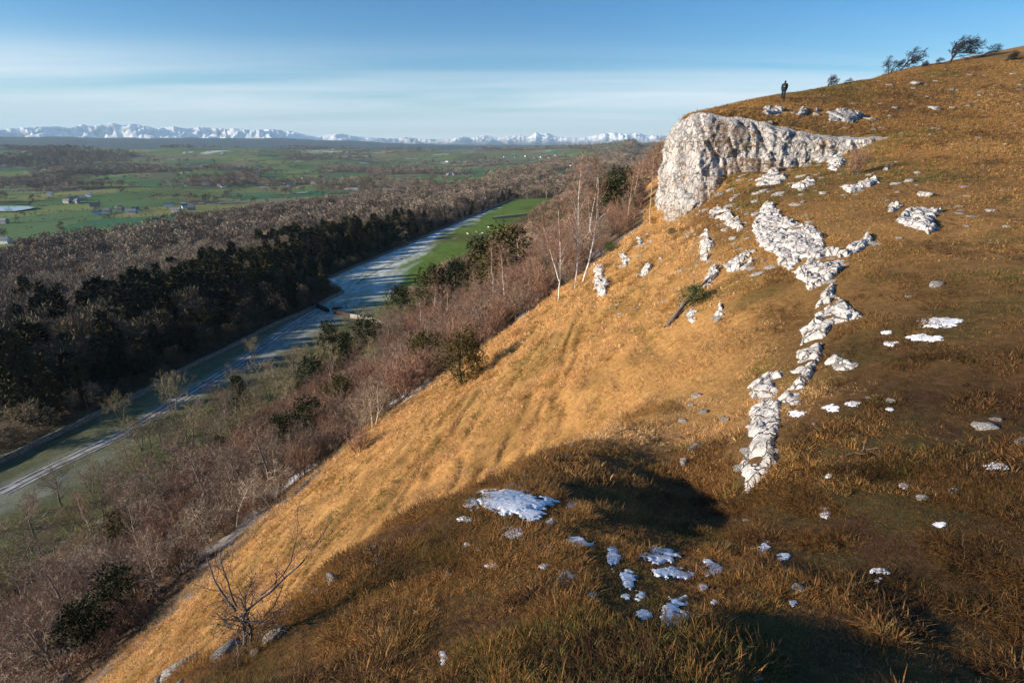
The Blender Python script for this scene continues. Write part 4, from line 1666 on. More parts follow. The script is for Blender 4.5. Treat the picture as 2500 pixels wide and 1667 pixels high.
# the lone yew on the grass
p = hit(1128, 940)
yw = put_tree(yew(301, 5.0, 2.3, 'needles_warm', n=4200, leaf=.15), p, .86, .4, 'dark bronze-green yew standing alone on the golden grass with a long shadow', None, 'tree', 'yew_tree')
PLACED.append((p[0], p[1], 2.5))
# evergreens in the hill wood
for px, py, h, key, lab, wd in [
    (1225, 712, 120, ('yew', 2), 'largest dark yew in the thicket below the birches', 1.5),
    (1180, 700, 90, ('yew', 0), 'dark yew behind the largest yew in the thicket', 1.2),
    (1068, 755, 84, ('yew', 2), 'brownish yew left of the largest yew in the thicket', 1.2),
    (1120, 735, 76, ('yew', 1), 'dark low yew between two larger ones in the thicket', 1.3),
    (984, 785, 66, ('yew', 0), 'black-green yew at the pasture edge of the thicket', 1.2),
    (905, 860, 70, ('yew', 1), 'dark yew above the pale twisted tree', 1.3),
    (812, 905, 100, ('spire', 0), 'taller spiky evergreen of the pair beside the frosted pasture', 1.0),
    (850, 912, 78, ('spire', 1), 'shorter evergreen of the pair beside the frosted pasture', 1.2),
    (768, 960, 70, ('yew', 0), 'dark evergreen below the spiky pair', 1.4),
    (595, 1022, 84, ('spire', 2), 'isolated spiky evergreen left of the hill wood', 1.1),
    (765, 1070, 84, ('yew', 1), 'dark bushy yew above the reddish shrubs by the scree', 1.3),
    (700, 1110, 80, ('yew', 0), 'dark green yew in the middle of the bare thicket', 1.2),
    (548, 1130, 60, ('spire', 0), 'small dark spire among the grey bare trees', 1.0),
    (838, 985, 56, ('yew', 2), 'rusty green yew left of the pale twisted tree', 1.2),
    (1480, 560, 90, ('yew', 0), 'dark yew band leftmost among trees near the cliff', 1.4),
    (1515, 520, 80, ('yew', 1), 'dark yew highest among the trees near the cliff', 1.3),
    (310, 1500, 110, ('yew', 1), 'dark evergreen bush in shade at the bottom of the golden slope', 1.3),
    (232, 1590, 110, ('yew', 0), 'dark evergreen bush at the lower left end of the golden slope', 1.3),
]:
    at_px(key, px, py, h * 1.3, 4.3 if key[0] == 'yew' else 5.4, lab, 'yew_tree', wide=wd * .92)
# pale and bare trees one can tell apart
for px, py, h, key, bh, lab, nm in [
    (914, 1040, 150, ('pale', 1), 5.0, 'pale twisted double-stemmed tree lit by the sun above the scree', 'bare_tree'),
    (578, 1285, 150, ('pale', 0), 5.0, 'pale bare tree with a straight trunk at the scree edge', 'bare_tree'),
    (668, 1238, 130, ('pale', 1), 5.0, 'thin twisted pale pair of stems right of the straight pale trunk', 'bare_tree'),
    (514, 1322, 130, ('pale', 2), 5.0, 'many-stemmed pale tree left of the straight pale trunk', 'bare_tree'),
    (884, 1052, 100, ('pale', 2), 5.0, 'pale spreading shrub-like tree below the twisted double stem', 'bare_tree'),
    (230, 1325, 150, ('birch', 0), 8.0, 'white broken birch trunk in the dark lower left wood', 'birch_tree'),
    (102, 1350, 190, ('ash', 1), 8.0, 'dark bare tree at the left edge of the hill wood', 'bare_tree'),
    (366, 1133, 150, ('olive', 0), 8.0, 'forked bare tree at the edge of the frosted pasture, lower left', 'bare_tree'),
    (425, 1000, 110, ('olive', 1), 8.0, 'bare tree beside the farm track, nearer to the forked one', 'bare_tree'),
    (468, 1092, 150, ('olive', 2), 8.0, 'tall many-stemmed tree right of the forked bare tree', 'bare_tree'),
    (300, 1030, 90, ('olive', 1), 8.0, 'bare tree standing left of the farm track', 'bare_tree'),
    (620, 880, 70, ('olive', 0), 8.0, 'bare tree across the track below the dark conifer wood', 'bare_tree'),
    (655, 968, 110, ('olive', 2), 8.0, 'slim bare tree standing in the frosted rough pasture', 'bare_tree'),
    (744, 908, 80, ('olive', 1), 8.0, 'bare tree right of the slim one in the frosted pasture', 'bare_tree'),
    (150, 1240, 130, ('ash', 0), 8.0, 'grey bare tree below the track near the left edge', 'bare_tree'),
    (1167, 752, 80, ('pale', 1), 5.0, 'pale dead tree in front of the largest thicket yew', 'bare_tree'),
]:
    at_px(key, px, py, h, bh, lab, nm)
for px, py, h, key, lab in [
    (740, 1166, 105, ('red', 0), 'rust-red bush at the scree edge, lower one of two'),
    (876, 1103, 80, ('red', 1), 'rust-red bush at the scree edge, upper one of two'),
    (2083, 428, 70, ('red', 2), 'small bare thorn bush at the right foot of the cliff'),
    (640, 1250, 80, ('brown', 0), 'brown bush just above the scree below the pale stems'),
    (450, 1400, 120, ('brown', 1), 'brown bush at the shaded edge of the golden slope'),
]:
    at_px(key, px, py, h, 3.4, lab, 'shrub', 'shrub')

# windswept hawthorns on the skyline
for px, py, h, wd, seed, lab in [
    (2018, 206, 30, 1.2, 1, 'smallest windswept hawthorn on the skyline, nearest the walker'),
    (2056, 201, 16, 1.9, 2, 'low windswept scrub between the smallest and the next hawthorn'),
    (2166, 182, 46, 1.0, 3, 'left half of the middle windswept hawthorn pair on the skyline'),
    (2192, 174, 72, 1.0, 4, 'taller right half of the middle windswept hawthorn pair on the skyline'),
    (2245, 166, 22, 1.2, 5, 'small windswept bush right of the middle hawthorn pair'),
    (2280, 160, 24, 1.2, 6, 'small windswept bush left of the widest hawthorn'),
    (2315, 152, 66, 1.35, 7, 'widest windswept hawthorn on the skyline, far right'),
    (2395, 140, 36, 1.3, 8, 'windswept bush right of the widest hawthorn'),
    (2450, 150, 30, 1.1, 9, 'dark bush just under the skyline at the far right'),
]:
    p = None
    yy = py
    while p is None and yy < py + 30:
        p = hit(px, yy)
        yy += 2
    k = depth_of(p)
    put_tree(thorn(400 + seed, 3.2, (1, .1, .1), .17, 1 + seed % 2, dense=.95, tw=.022), p, h * k / 1250 / 3.1, 0, lab, None, 'tree', 'hawthorn_tree', wd)

# the bare hawthorn on the rim of the hump
def rim_thorn():
    T = Tree(77, thin=.0045, sides=6)
    P1 = [dict(seg=6, gnarl=.10, up=.03, taper=.45),
          dict(n=5, len=.62, ang=34, rr=.62, seg=6, gnarl=.13, up=.05, **{'from': .35}),
          dict(n=6, len=.34, ang=42, rr=.55, rmin=.0035, seg=5, gnarl=.18, up=.03, **{'from': .2}),
          dict(n=5, len=.16, ang=48, rr=.55, rmin=.0028, rmax=.005, seg=3, gnarl=.22, up=.03, **{'from': .2}),
          dict(n=3, len=.07, ang=50, rr=.5, rmin=.0022, rmax=.003, seg=2, gnarl=.25, up=.02, **{'from': .2})]
    T.grow(V3((0, 0, -.12)), V3((.02, .1, 1)), .80, .027, 0, P1)
    T.grow(V3((.10, .02, -.12)), V3((-.10, 0, 1)), .46, .023, 0, P1)
    T.grow(V3((.02, .03, .45)), V3((.85, .12, .85)), 1.45, .017, 1, P1)
    T.grow(V3((.3, .06, .75)), V3((.75, .1, .75)), 1.0, .012, 1, P1)
    T.grow(V3((.0, .02, .55)), V3((-.62, .1, .62)), .85, .014, 1, P1)
    T.grow(V3((.05, .0, .18)), V3((.75, -.02, .62)), .80, .013, 1, P1)
    T.grow(V3((.02, .02, .62)), V3((-.18, .05, 1)), .75, .012, 1, P1)
    return T.meshes('hawthorn_tree', MAT['bark_thorn'], MAT['bark_thorn'])


p = hit(596, 1578)
k = depth_of(p)
put_tree(rim_thorn(), p, 315 * k / 1250 / 1.55, 0, 'leafless twin-stemmed hawthorn on the rim in the foreground, lower left', None, 'tree', 'hawthorn_tree')

# ------------------------------------------------------------------ the rest of the hill wood, tree by tree
def in_view(x, y, z, m=60):
    a, b = pix(x, y, z)
    return -m < a < 2500 + m and -m < b < 1667 + m * 1.5 and (y * CP - z * SP) > 1


KIND_TXT = {'ash': ('grey-brown bare tree', 'bare_tree'), 'pale': ('pale-twigged bare tree', 'bare_tree'), 'olive': ('olive-twigged bare tree', 'bare_tree'),
            'red': ('red-brown bush', 'shrub'), 'brown': ('brown bush', 'shrub'), 'birch': ('thin white birch', 'birch_tree'), 'yew': ('dark yew', 'yew_tree')}
BH = {'ash': 8.0, 'pale': 5.0, 'olive': 8.0, 'red': 3.4, 'brown': 3.6, 'birch': 8.0, 'yew': 4.2}
r_ = random.Random(91)
cand = []
for i in range(9000):
    s_, t_ = r_.uniform(6, 118), r_.uniform(-66, 2)
    e = float(wood_edge(s_))
    if t_ > e - .4:
        continue
    x_, y_ = xy(s_, t_)
    cand.append((x_, y_, s_, t_, e))
cz = ground_z([c[0] for c in cand], [c[1] for c in cand])
WOOD_PTS = [c for c in PLACED]
nwood = 0
ordn = {}
for (x_, y_, s_, t_, e), z_ in zip(cand, cz):
    if nwood >= 215:
        break
    if not in_view(x_, y_, z_ + 2):
        continue
    d = math.hypot(x_, y_)
    gap = 1.9 + .012 * d
    if any((x_ - a) ** 2 + (y_ - b) ** 2 < (gap + c * .3) ** 2 for a, b, c in WOOD_PTS):
        continue
    depth_in = e - t_
    if t_ < -54 and r_.random() < .45:
        continue
    q = r_.random()
    if t_ < -50:
        kd = 'olive' if q < .55 else ('ash' if q < .8 else 'brown')
    elif s_ > 38:
        kd = 'red' if q < .52 else ('brown' if q < .78 else ('birch' if q < .90 else ('yew' if q < .95 else 'ash')))
    else:
        kd = 'brown' if q < .36 else ('ash' if q < .66 else ('pale' if q < .84 else ('red' if q < .93 else 'yew')))
    hgt = {'ash': 7.2, 'pale': 4.6, 'olive': 7.0, 'red': 4.0, 'brown': 4.0, 'birch': 7.5, 'yew': 3.8}[kd] * r_.uniform(.7, 1.25)
    if depth_in < 3:
        hgt *= .72
    txt, nm = KIND_TXT[kd]
    where = 'at the pasture edge' if t_ < -50 else ('beside the scree' if depth_in < 4 and s_ < 42 else ('below the birches' if s_ > 42 and t_ > -26 else ('in the lower left wood' if s_ < 30 else 'in the middle of the hill wood')))
    ap = pix(x_, y_, z_)
    put_tree((kd, r_.randrange(3)), (x_, y_, z_), hgt / BH[kd], None, f'{txt} {where}', f'{txt} {where}', 'shrub' if nm == 'shrub' else 'tree', nm, r_.uniform(.9, 1.25))
    WOOD_PTS.append((x_, y_, 1.0))
    nwood += 1
# ------------------------------------------------------------------ scattering of what nobody could count
def scatter(name, P, rot, scl, tint, sources, label, cat):
    """one object: points carrying copies of the given meshes"""
    P = np.asarray(P, np.float32)
    n = len(P)
    me = bpy.data.meshes.new(name)
    me.vertices.add(n)
    me.vertices.foreach_set('co', P.ravel())
    for an, ty, key, arr in (('rot', 'FLOAT_VECTOR', 'vector', rot), ('scl', 'FLOAT_VECTOR', 'vector', scl), ('tint', 'FLOAT_COLOR', 'color', tint)):
        a = me.attributes.new(an, ty, 'POINT')
        arr = np.asarray(arr, np.float32)
        if an == 'tint':
            arr = np.hstack([arr, np.ones((n, 1), np.float32)])
        a.data.foreach_set(key, arr.ravel())
    a = me.attributes.new('vid', 'INT', 'POINT')
    a.data.foreach_set('value', rng.integers(0, len(sources), n).astype(np.int32))
    o = mobj(name, me)
    tag(o, label, cat, kind='stuff')
    ng = bpy.data.node_groups.new(name + '_nodes', 'GeometryNodeTree')
    ng.interface.new_socket('Geometry', in_out='INPUT', socket_type='NodeSocketGeometry')
    ng.interface.new_socket('Geometry', in_out='OUTPUT', socket_type='NodeSocketGeometry')
    gi, go = ng.nodes.new('NodeGroupInput'), ng.nodes.new('NodeGroupOutput')
    iop = ng.nodes.new('GeometryNodeInstanceOnPoints')
    jn = ng.nodes.new('GeometryNodeJoinGeometry')
    for sme in sources:
        so = bpy.data.objects.new(name + '_piece', sme)
        oi = ng.nodes.new('GeometryNodeObjectInfo')
        oi.inputs['Object'].default_value = so
        oi.inputs['As Instance'].default_value = True
        ng.links.new(oi.outputs['Geometry'], jn.inputs[0])

    def named(nm, ty):
        k = ng.nodes.new('GeometryNodeInputNamedAttribute')
        k.data_type = ty
        k.inputs['Name'].default_value = nm
        return k.outputs['Attribute']
    ng.links.new(gi.outputs[0], iop.inputs['Points'])
    ng.links.new(jn.outputs[0], iop.inputs['Instance'])
    iop.inputs['Pick Instance'].default_value = True
    ng.links.new(named('vid', 'INT'), iop.inputs['Instance Index'])
    e2r = ng.nodes.new('FunctionNodeEulerToRotation')
    ng.links.new(named('rot', 'FLOAT_VECTOR'), e2r.inputs[0])
    ng.links.new(e2r.outputs[0], iop.inputs['Rotation'])
    ng.links.new(named('scl', 'FLOAT_VECTOR'), iop.inputs['Scale'])
    ng.links.new(iop.outputs[0], go.inputs[0])
    md = o.modifiers.new('scatter', 'NODES')
    md.node_group = ng
    return o


def tuft_mesh(seed, n, h, spread, width, droop, seg=3):
    r = np.random.default_rng(seed)
    V, F, C = [], [], []
    for i in range(n):
        a = r.uniform(0, 6.283)
        base = np.array([math.cos(a), math.sin(a), 0]) * spread * r.uniform(0, 1) ** .7 * .5
        out = np.array([math.cos(a + r.normal(0, .5)), math.sin(a + r.normal(0, .5)), 0])
        L = h * r.uniform(.5, 1.25)
        lean = r.uniform(.15, .9)
        sd = np.array([-out[1], out[0], 0])
        tw = r.normal(0, .5)
        sd = sd * math.cos(tw) + np.array([0, 0, 1]) * math.sin(tw) * .4
        p = base.copy()
        p[2] = -.02
        b = len(V)
        shade = r.uniform(.6, 1.35)
        hue = r.normal(0, .10)
        for k in range(seg + 1):
            f = k / seg
            w = width * (1 - f) ** .7 * .5 + .0004
            V += [p - sd * w, p + sd * w]
            cc = (shade * (1 + hue), shade, shade * (1 - hue))
            C += [cc, cc]
            ang = lean + droop * f * r.uniform(.7, 1.3)
            p = p + (out * math.sin(ang) + np.array([0, 0, 1]) * math.cos(ang)) * L / seg
        for k in range(seg):
            F.append((b + 2 * k, b + 2 * k + 1, b + 2 * k + 3, b + 2 * k + 2))
    me = mesh_np('grass_tuft', V, F, MAT['grass'])
    at = me.color_attributes.new('shade', 'FLOAT_COLOR', 'POINT')
    at.data.foreach_set('color', np.hstack([np.clip(np.array(C), 0, 3), np.ones((len(C), 1))]).astype(np.float32).ravel())
    return me


def snow_cover(px, py):
    m = np.zeros(px.shape)
    for sx, sy, w, h in SNOW_PX:
        m = np.maximum(m, 1.0 - ((px - sx) / w) ** 2 - ((py - sy) / h) ** 2)
    return m


def rock_cover(px, py):
    m = np.zeros(px.shape, bool)
    for p in OUT_POLY:
        m |= inside(px, py, p)
    return m


def grass_points(n, rlo, rhi, az0=-64, az1=58, power=1.0):
    a = np.radians(rng.uniform(az0, az1, n))
    u = rng.uniform(0, 1, n)
    r = (rlo ** power + u * (rhi ** power - rlo ** power)) ** (1 / power)
    return r * np.sin(a), r * np.cos(a)


def rot_on_slope(x, y, lean):
    """euler angles: random turn, tipped by the slope and combed downhill"""
    e = .5
    zx = (ground_z(x + e, y) - ground_z(x - e, y)) / (2 * e)
    zy = (ground_z(x, y + e) - ground_z(x, y - e)) / (2 * e)
    rx = np.arctan(zy) * lean
    ry = -np.arctan(zx) * lean
    return np.stack([rx, ry, rng.uniform(0, 6.283, len(x))], 1)


def grass_layer(name, x, y, tufts, size, tintf, label, lean=.6, keep=None):
    z = ground_z(x, y)
    s, t = st(x, y)
    d = y * CP - z * SP
    ok = d > .3
    px = 1250 + 1250 * x / np.maximum(d, .3)
    py = 833.5 - 1250 * (y * SP + z * CP) / np.maximum(d, .3)
    ok &= (px > -150) & (px < 2650) & (py < 1900) & (py > -50)
    ok &= t > wood_edge(s) - .2
    ok &= ~rock_cover(px, py)
    ok &= (snow_cover(px, py - 8) < .05) | (rng.uniform(0, 1, len(x)) < .32)
    hm = high_mask(x, y)
    ok &= (hm < .02) | (hm > .98) | (x > cl_top[-1, 0] + .5)
    if keep is not None:
        ok &= keep(x, y, s, t)
    x, y, z, s, t = x[ok], y[ok], z[ok], s[ok], t[ok]
    sc = size(x, y, s, t)
    tint = tintf(x, y, s, t)
    rot = rot_on_slope(x, y, lean)
    scl = np.stack([sc, sc, sc * rng.uniform(.7, 1.2, len(x))], 1)
    return scatter(name, np.stack([x, y, z], 1), rot, scl, tint, tufts, label, 'grass')


def pick(w, a, b):
    return a * (1 - w[:, None]) + np.asarray(b)[None] * w[:, None]


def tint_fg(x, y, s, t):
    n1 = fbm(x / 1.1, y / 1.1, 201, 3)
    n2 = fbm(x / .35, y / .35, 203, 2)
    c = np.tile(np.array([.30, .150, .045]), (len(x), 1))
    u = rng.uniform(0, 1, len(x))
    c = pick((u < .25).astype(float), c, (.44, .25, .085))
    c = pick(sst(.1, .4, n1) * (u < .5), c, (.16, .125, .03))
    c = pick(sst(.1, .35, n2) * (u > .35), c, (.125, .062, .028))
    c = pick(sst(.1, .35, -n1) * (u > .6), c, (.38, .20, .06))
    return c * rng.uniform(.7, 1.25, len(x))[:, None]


def tint_slope(x, y, s, t):
    n1 = fbm(x / 1.8, y / 1.8, 205, 3)
    n2 = fbm(x / 7, y / 7, 207, 3)
    c = np.tile(np.array([.70, .43, .185]), (len(x), 1))
    u = rng.uniform(0, 1, len(x))
    c = pick((u < .3).astype(float), c, (.78, .51, .25))
    c = pick(sst(.05, .4, n1) * .9, c, (.44, .24, .075))
    c = pick(sst(.1, .45, fbm(x / .8, y / .8, 208, 2)) * (u > .45), c, (.40, .29, .085))
    c = pick(sst(.2, .6, n2) * (u < .35), c, (.25, .185, .05))
    top = sst(-3, 4, t)
    c = pick(top * sst(-.1, .4, n1), c, (.30, .17, .05))
    return c * rng.uniform(.78, 1.2, len(x))[:, None]


def tint_hill(x, y, s, t):
    n1 = fbm(x / 2.5, y / 2.5, 209, 3)
    n2 = fbm(x / 11, y / 11, 211, 3)
    c = np.tile(np.array([.37, .21, .075]), (len(x), 1))
    u = rng.uniform(0, 1, len(x))
    c = pick(sst(.0, .4, -n2) * .9, c, (.50, .30, .11))
    c = pick(sst(.1, .4, n1) * (u < .6), c, (.17, .095, .042))
    c = pick(sst(.15, .45, n2) * (u > .4), c, (.16, .15, .045))
    c = pick((u > .9).astype(float), c, (.44, .27, .10))
    return c * rng.uniform(.75, 1.22, len(x))[:, None]


T_NEAR = [tuft_mesh(i, 24, .09, .17, .0042, 2.0, 4) for i in range(6)]
T_MID = [tuft_mesh(20 + i, 22, .12, .28, .009, 1.9, 3) for i in range(5)]
T_FAR = [tuft_mesh(40 + i, 16, .22, .46, .03, 1.5, 2) for i in range(5)]

straw = lambda s, t, x, y: sst(5.5, 2.5, t) * sst(8.0, 11.0, np.hypot(x - .5, y))


def mixtint(x, y, s, t):
    """sward by place: dead foreground grass, straw slope, brown hill"""
    r = np.hypot(x, y)
    a = tint_fg(x, y, s, t)
    b = tint_slope(x, y, s, t)
    c = tint_hill(x, y, s, t)
    w = straw(s, t, x, y) > rng.uniform(.2, .8, len(x))
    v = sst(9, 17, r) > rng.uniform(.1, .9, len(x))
    dk = (sst(2.5, 4.5, t) * sst(24, 15, r) * (.35 + .45 * (fbm(x / 1.6, y / 1.6, 245, 3) > -.15)))[:, None]  # grass right of the outcrop darkened and cooled to imitate shade lying there
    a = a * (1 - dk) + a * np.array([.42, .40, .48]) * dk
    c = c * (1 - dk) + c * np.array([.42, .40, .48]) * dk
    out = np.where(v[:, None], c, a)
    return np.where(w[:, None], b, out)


x, y = grass_points(62000, 1.2, 7.5, -70, 62, 1.5)
grass_layer('grass', x, y, T_NEAR, lambda x, y, s, t: rng.uniform(.6, 1.2, len(x)) * (.38 + .85 * sst(-.25, .4, fbm(x / .45, y / .45, 213, 2))), lambda x, y, s, t: tint_fg(x, y, s, t) * (1 - .5 * sst(1.8, 3.5, x))[:, None], 'orange and green dead grass covering the foreground hump', .5)  # blades to the right darkened, standing in for foreground shade
x, y = grass_points(60000, 6.5, 24, -66, 60, 1.5)
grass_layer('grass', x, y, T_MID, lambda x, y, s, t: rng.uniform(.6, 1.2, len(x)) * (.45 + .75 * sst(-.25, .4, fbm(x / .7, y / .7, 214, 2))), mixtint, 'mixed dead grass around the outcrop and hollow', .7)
x, y = grass_points(110000, 20, 68, -60, 36, 1.6)
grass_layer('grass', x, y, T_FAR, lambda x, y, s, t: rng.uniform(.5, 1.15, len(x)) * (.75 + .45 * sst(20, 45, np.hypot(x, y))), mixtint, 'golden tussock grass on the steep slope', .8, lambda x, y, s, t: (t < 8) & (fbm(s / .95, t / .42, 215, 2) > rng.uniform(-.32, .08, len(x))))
x, y = grass_points(75000, 20, 105, 5, 56, 1.5)
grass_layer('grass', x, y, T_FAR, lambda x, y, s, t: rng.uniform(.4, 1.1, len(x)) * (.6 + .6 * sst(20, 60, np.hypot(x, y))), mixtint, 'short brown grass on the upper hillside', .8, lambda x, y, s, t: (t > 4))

nvv, nuu, _ = CLV.shape
vi, ui = np.meshgrid(np.arange(2, nvv - 8), np.arange(60, nuu - 2), indexing='ij')
vi, ui = vi.ravel(), ui.ravel()
Pc = CLV[vi, ui]
low_r = sst(.62, .15, vi / nvv) * sst(.35, .75, ui / nuu)
msk = fbm(ui / 26.0, Pc[:, 2] / .8, 217, 4) + .25 * rng.normal(0, 1, len(ui)) * .6
okc = (msk + .45 * low_r + .55 * sst(30, 14, vi) > .42) & (rng.uniform(0, 1, len(ui)) < .40)
Pc = Pc[okc]
kc = rng.uniform(.5, 1.1, len(Pc))
scatter('grass', Pc, np.stack([0 * kc, 0 * kc, rng.uniform(0, 6.28, len(Pc))], 1), np.stack([kc, kc, kc], 1), tint_slope(Pc[:, 0], Pc[:, 1], 0 * kc, 0 * kc) * .8, T_FAR, 'golden grass clinging to ledges of the limestone cliff', 'grass')

Pl = CLV[104:107, 80:-4].reshape(-1, 3)
Pl = Pl[rng.uniform(0, 1, len(Pl)) < .45]
kl = rng.uniform(.5, 1.1, len(Pl))
scatter('grass', Pl, np.stack([0 * kl, 0 * kl, rng.uniform(0, 6.28, len(Pl))], 1), np.stack([kl, kl, kl], 1), tint_hill(Pl[:, 0], Pl[:, 1], 0 * kl, 0 * kl), T_FAR, 'brown turf overhanging the lip of the cliff', 'grass')

# ------------------------------------------------------------------ undergrowth of the hill wood
def wood_pt(n, s0, s1, t0, t1):
    s = rng.uniform(s0, s1, n)
    t = rng.uniform(t0, t1, n)
    x, y = xy(s, t)
    return x, y, s, t


def far_tree(seed, H, nrib, w, wide=.42, low=.25, cone=False):
    """crown of the far woods: twig sprays spread through the volume round a short trunk"""
    r = random.Random(seed)
    T = Tree(seed, thin=.01, sides=3)
    T.tube([V3((0, 0, -1)), V3((0, 0, H * .5))], [H * .022, H * .014], 3)
    lumps = []
    for i in range(11):
        a = r.uniform(0, 6.28)
        f = r.random()
        q = H * wide * (.15 + .75 * r.random() ** .6) * math.sqrt(max(.05, 1 - (f * 1.0) ** 2))
        lumps.append((V3((q * math.cos(a), q * math.sin(a), H * (low + .14 + (.70 - low) * f))), H * r.uniform(.13, .22)))
    ctr = V3((0, 0, H * (low + .15)))
    for i in range(nrib):
        if cone:
            f = r.random() ** 1.25
            a = r.uniform(0, 6.28)
            lob = 1 + .35 * math.sin(a * 3 + seed + f * 9)
            q = H * wide * (1.02 - f) ** .8 * r.uniform(.35, 1) * lob
            p = V3((q * math.cos(a), q * math.sin(a), H * (.06 + .92 * f)))
            d = V3((math.cos(a) + r.gauss(0, .5), math.sin(a) + r.gauss(0, .5), .5 + r.gauss(0, .6))).normalized()
            L = H * r.uniform(.05, .10)
        else:
            c, cr = r.choice(lumps)
            d = V3((r.gauss(0, 1), r.gauss(0, 1), r.gauss(0, 1) + .2)).normalized()
            p = c + d * cr * r.uniform(.45, .95)
            d = ((p - ctr).normalized() * .8 + d * .5 + V3((r.gauss(0, .45), r.gauss(0, .45), r.gauss(0, .45)))).normalized()
            L = H * r.uniform(.05, .11)
        T.ribbon([p, p + d * L], w * r.uniform(.7, 1.3), w * .3)
    V = [v[:] for v in T.tv] + [v[:] for v in T.cv]
    F = list(T.tf) + [tuple(i + len(T.tv) for i in f) for f in T.cf]
    return mesh_np('far_tree', V, F, MAT['twig_far'])


BUSH = [far_tree(500 + i, 2.2, 420, .035, .55, .0) for i in range(4)]
x, y, s, t = wood_pt(5200, 5, 130, -64, 2)
z = ground_z(x, y)
ok = (t < wood_edge(s) - .6) & ((t > -56) | (fbm(x / 6, y / 6, 221, 2) > .25))
ok &= (fbm(x / 7, y / 7, 223, 3) > -.28)
a, b = pix(x, y, z)
ok &= (a > -100) & (a < 2600) & (b < 1800)
x, y, z, s, t = x[ok], y[ok], z[ok], s[ok], t[ok]
u = rng.uniform(0, 1, len(x))
tint = np.tile(np.array([.20, .135, .09]), (len(x), 1))
tint = pick((u < .35).astype(float), tint, (.26, .155, .10))
tint = pick((u > .8).astype(float), tint, (.32, .25, .17))
tint = pick(sst(36, 46, s) * (u < .7), tint, (.30, .165, .11))
sc = rng.uniform(.5, 1.15, len(x))
scatter('undergrowth', np.stack([x, y, z], 1), np.stack([0 * x, 0 * x, rng.uniform(0, 6.28, len(x))], 1), np.stack([sc, sc, sc], 1), tint, BUSH, 'brown leafless undergrowth filling the wood on the slope', 'undergrowth')

# the mass of stems behind the single trees
def joined(key):
    t, c = LIB[key]
    vs, fs, mats, mi = [], [], [], []
    off = 0
    for i, m_ in enumerate((t, c)):
        co = np.empty(len(m_.vertices) * 3, np.float32)
        m_.vertices.foreach_get('co', co)
        vs.append(co.reshape(-1, 3))
        li = np.empty(len(m_.loops), np.int32)
        m_.loops.foreach_get('vertex_index', li)
        k = len(m_.loops) // len(m_.polygons)
        fs.append(li.reshape(-1, k) + off)
        mi += [i] * len(m_.polygons)
        off += len(m_.vertices)
    me = mesh_np('thicket_tree', np.concatenate(vs), np.concatenate(fs), t.materials[0])
    me.materials.append(c.materials[0])
    me.polygons.foreach_set('material_index', np.array(mi, np.int32))
    return me


def thicket(kinds, n, s0, s1, t0, t1, sc, gap, label, clip=True):
    x, y, s, t = wood_pt(n, s0, s1, t0, t1)
    z = ground_z(x, y)
    ok = t < wood_edge(s) - 2.0
    a, b = pix(x, y, z + 2)
    ok &= (a > -100) & (a < 1680) & (b < 1780)
    x, y, z = x[ok], y[ok], z[ok]
    keep = []
    for i in range(len(x)):
        if all((x[i] - a_) ** 2 + (y[i] - b_) ** 2 > gap * gap for a_, b_, _ in WOOD_PTS):
            WOOD_PTS.append((x[i], y[i], 1))
            keep.append(i)
    x, y, z = x[keep], y[keep], z[keep]
    k = rng.uniform(sc[0], sc[1], len(x))
    src = [joined((kd, i)) for kd in kinds for i in range(3)]
    scatter('thicket', np.stack([x, y, z], 1), np.stack([0 * x, 0 * x, rng.uniform(0, 6.28, len(x))], 1), np.stack([k, k, k * rng.uniform(.8, 1.2, len(x))], 1), np.ones((len(x), 3)), src, label, 'thicket')


thicket(('brown', 'pale', 'brown', 'ash'), 700, 8, 40, -58, -20, (.55, 1.0), 1.7, 'mass of grey-brown stems filling the lower left of the wood')
thicket(('brown', 'red', 'red'), 1300, 34, 120, -58, 2, (.75, 1.25), 1.5, 'mass of bare stems filling the wood between the single trees')
thicket(('ash', 'olive'), 500, 8, 130, -64, -16, (.5, .85), 2.6, 'grey crowns of the wood on the slope')
thicket(('olive', 'ash', 'pale'), 900, 0, 80, -74, -52, (.5, .85), 2.7, 'grey bare trees hiding the near edge of the pasture')
thicket(('olive',), 130, 60, 150, -68, -60, (.45, .75), 2.6, 'pale scrub along the lower edge of the hill wood')

# ------------------------------------------------------------------ woods of the valley
def jitter_grid(r0, r1, step, az0=-53, az1=22):
    """one point to each cell of a ground grid, within a ring sector"""
    R = r1
    g = np.arange(-R, R, step)
    X, Y = np.meshgrid(g, np.arange(0, R, step))
    X = X.ravel() + rng.uniform(-.45, .45, X.size) * step
    Y = Y.ravel() + rng.uniform(-.45, .45, Y.size) * step
    r = np.hypot(X, Y)
    az = np.degrees(np.arctan2(X, Y))
    ok = (r > r0) & (r < r1) & (az > az0) & (az < az1)
    return X[ok], Y[ok]


BARE_A = [far_tree(520 + i, 10, 800, .15, .44) for i in range(4)]
BARE_B = [far_tree(530 + i, 10, 330, .32, .48) for i in range(4)]
CLUMP = [far_tree(540 + i, 10, 110, 1.0, .55) for i in range(4)]
CONE_A = [far_tree(550 + i, 13, 1000, .36, .25, 0, True) for i in range(3)]


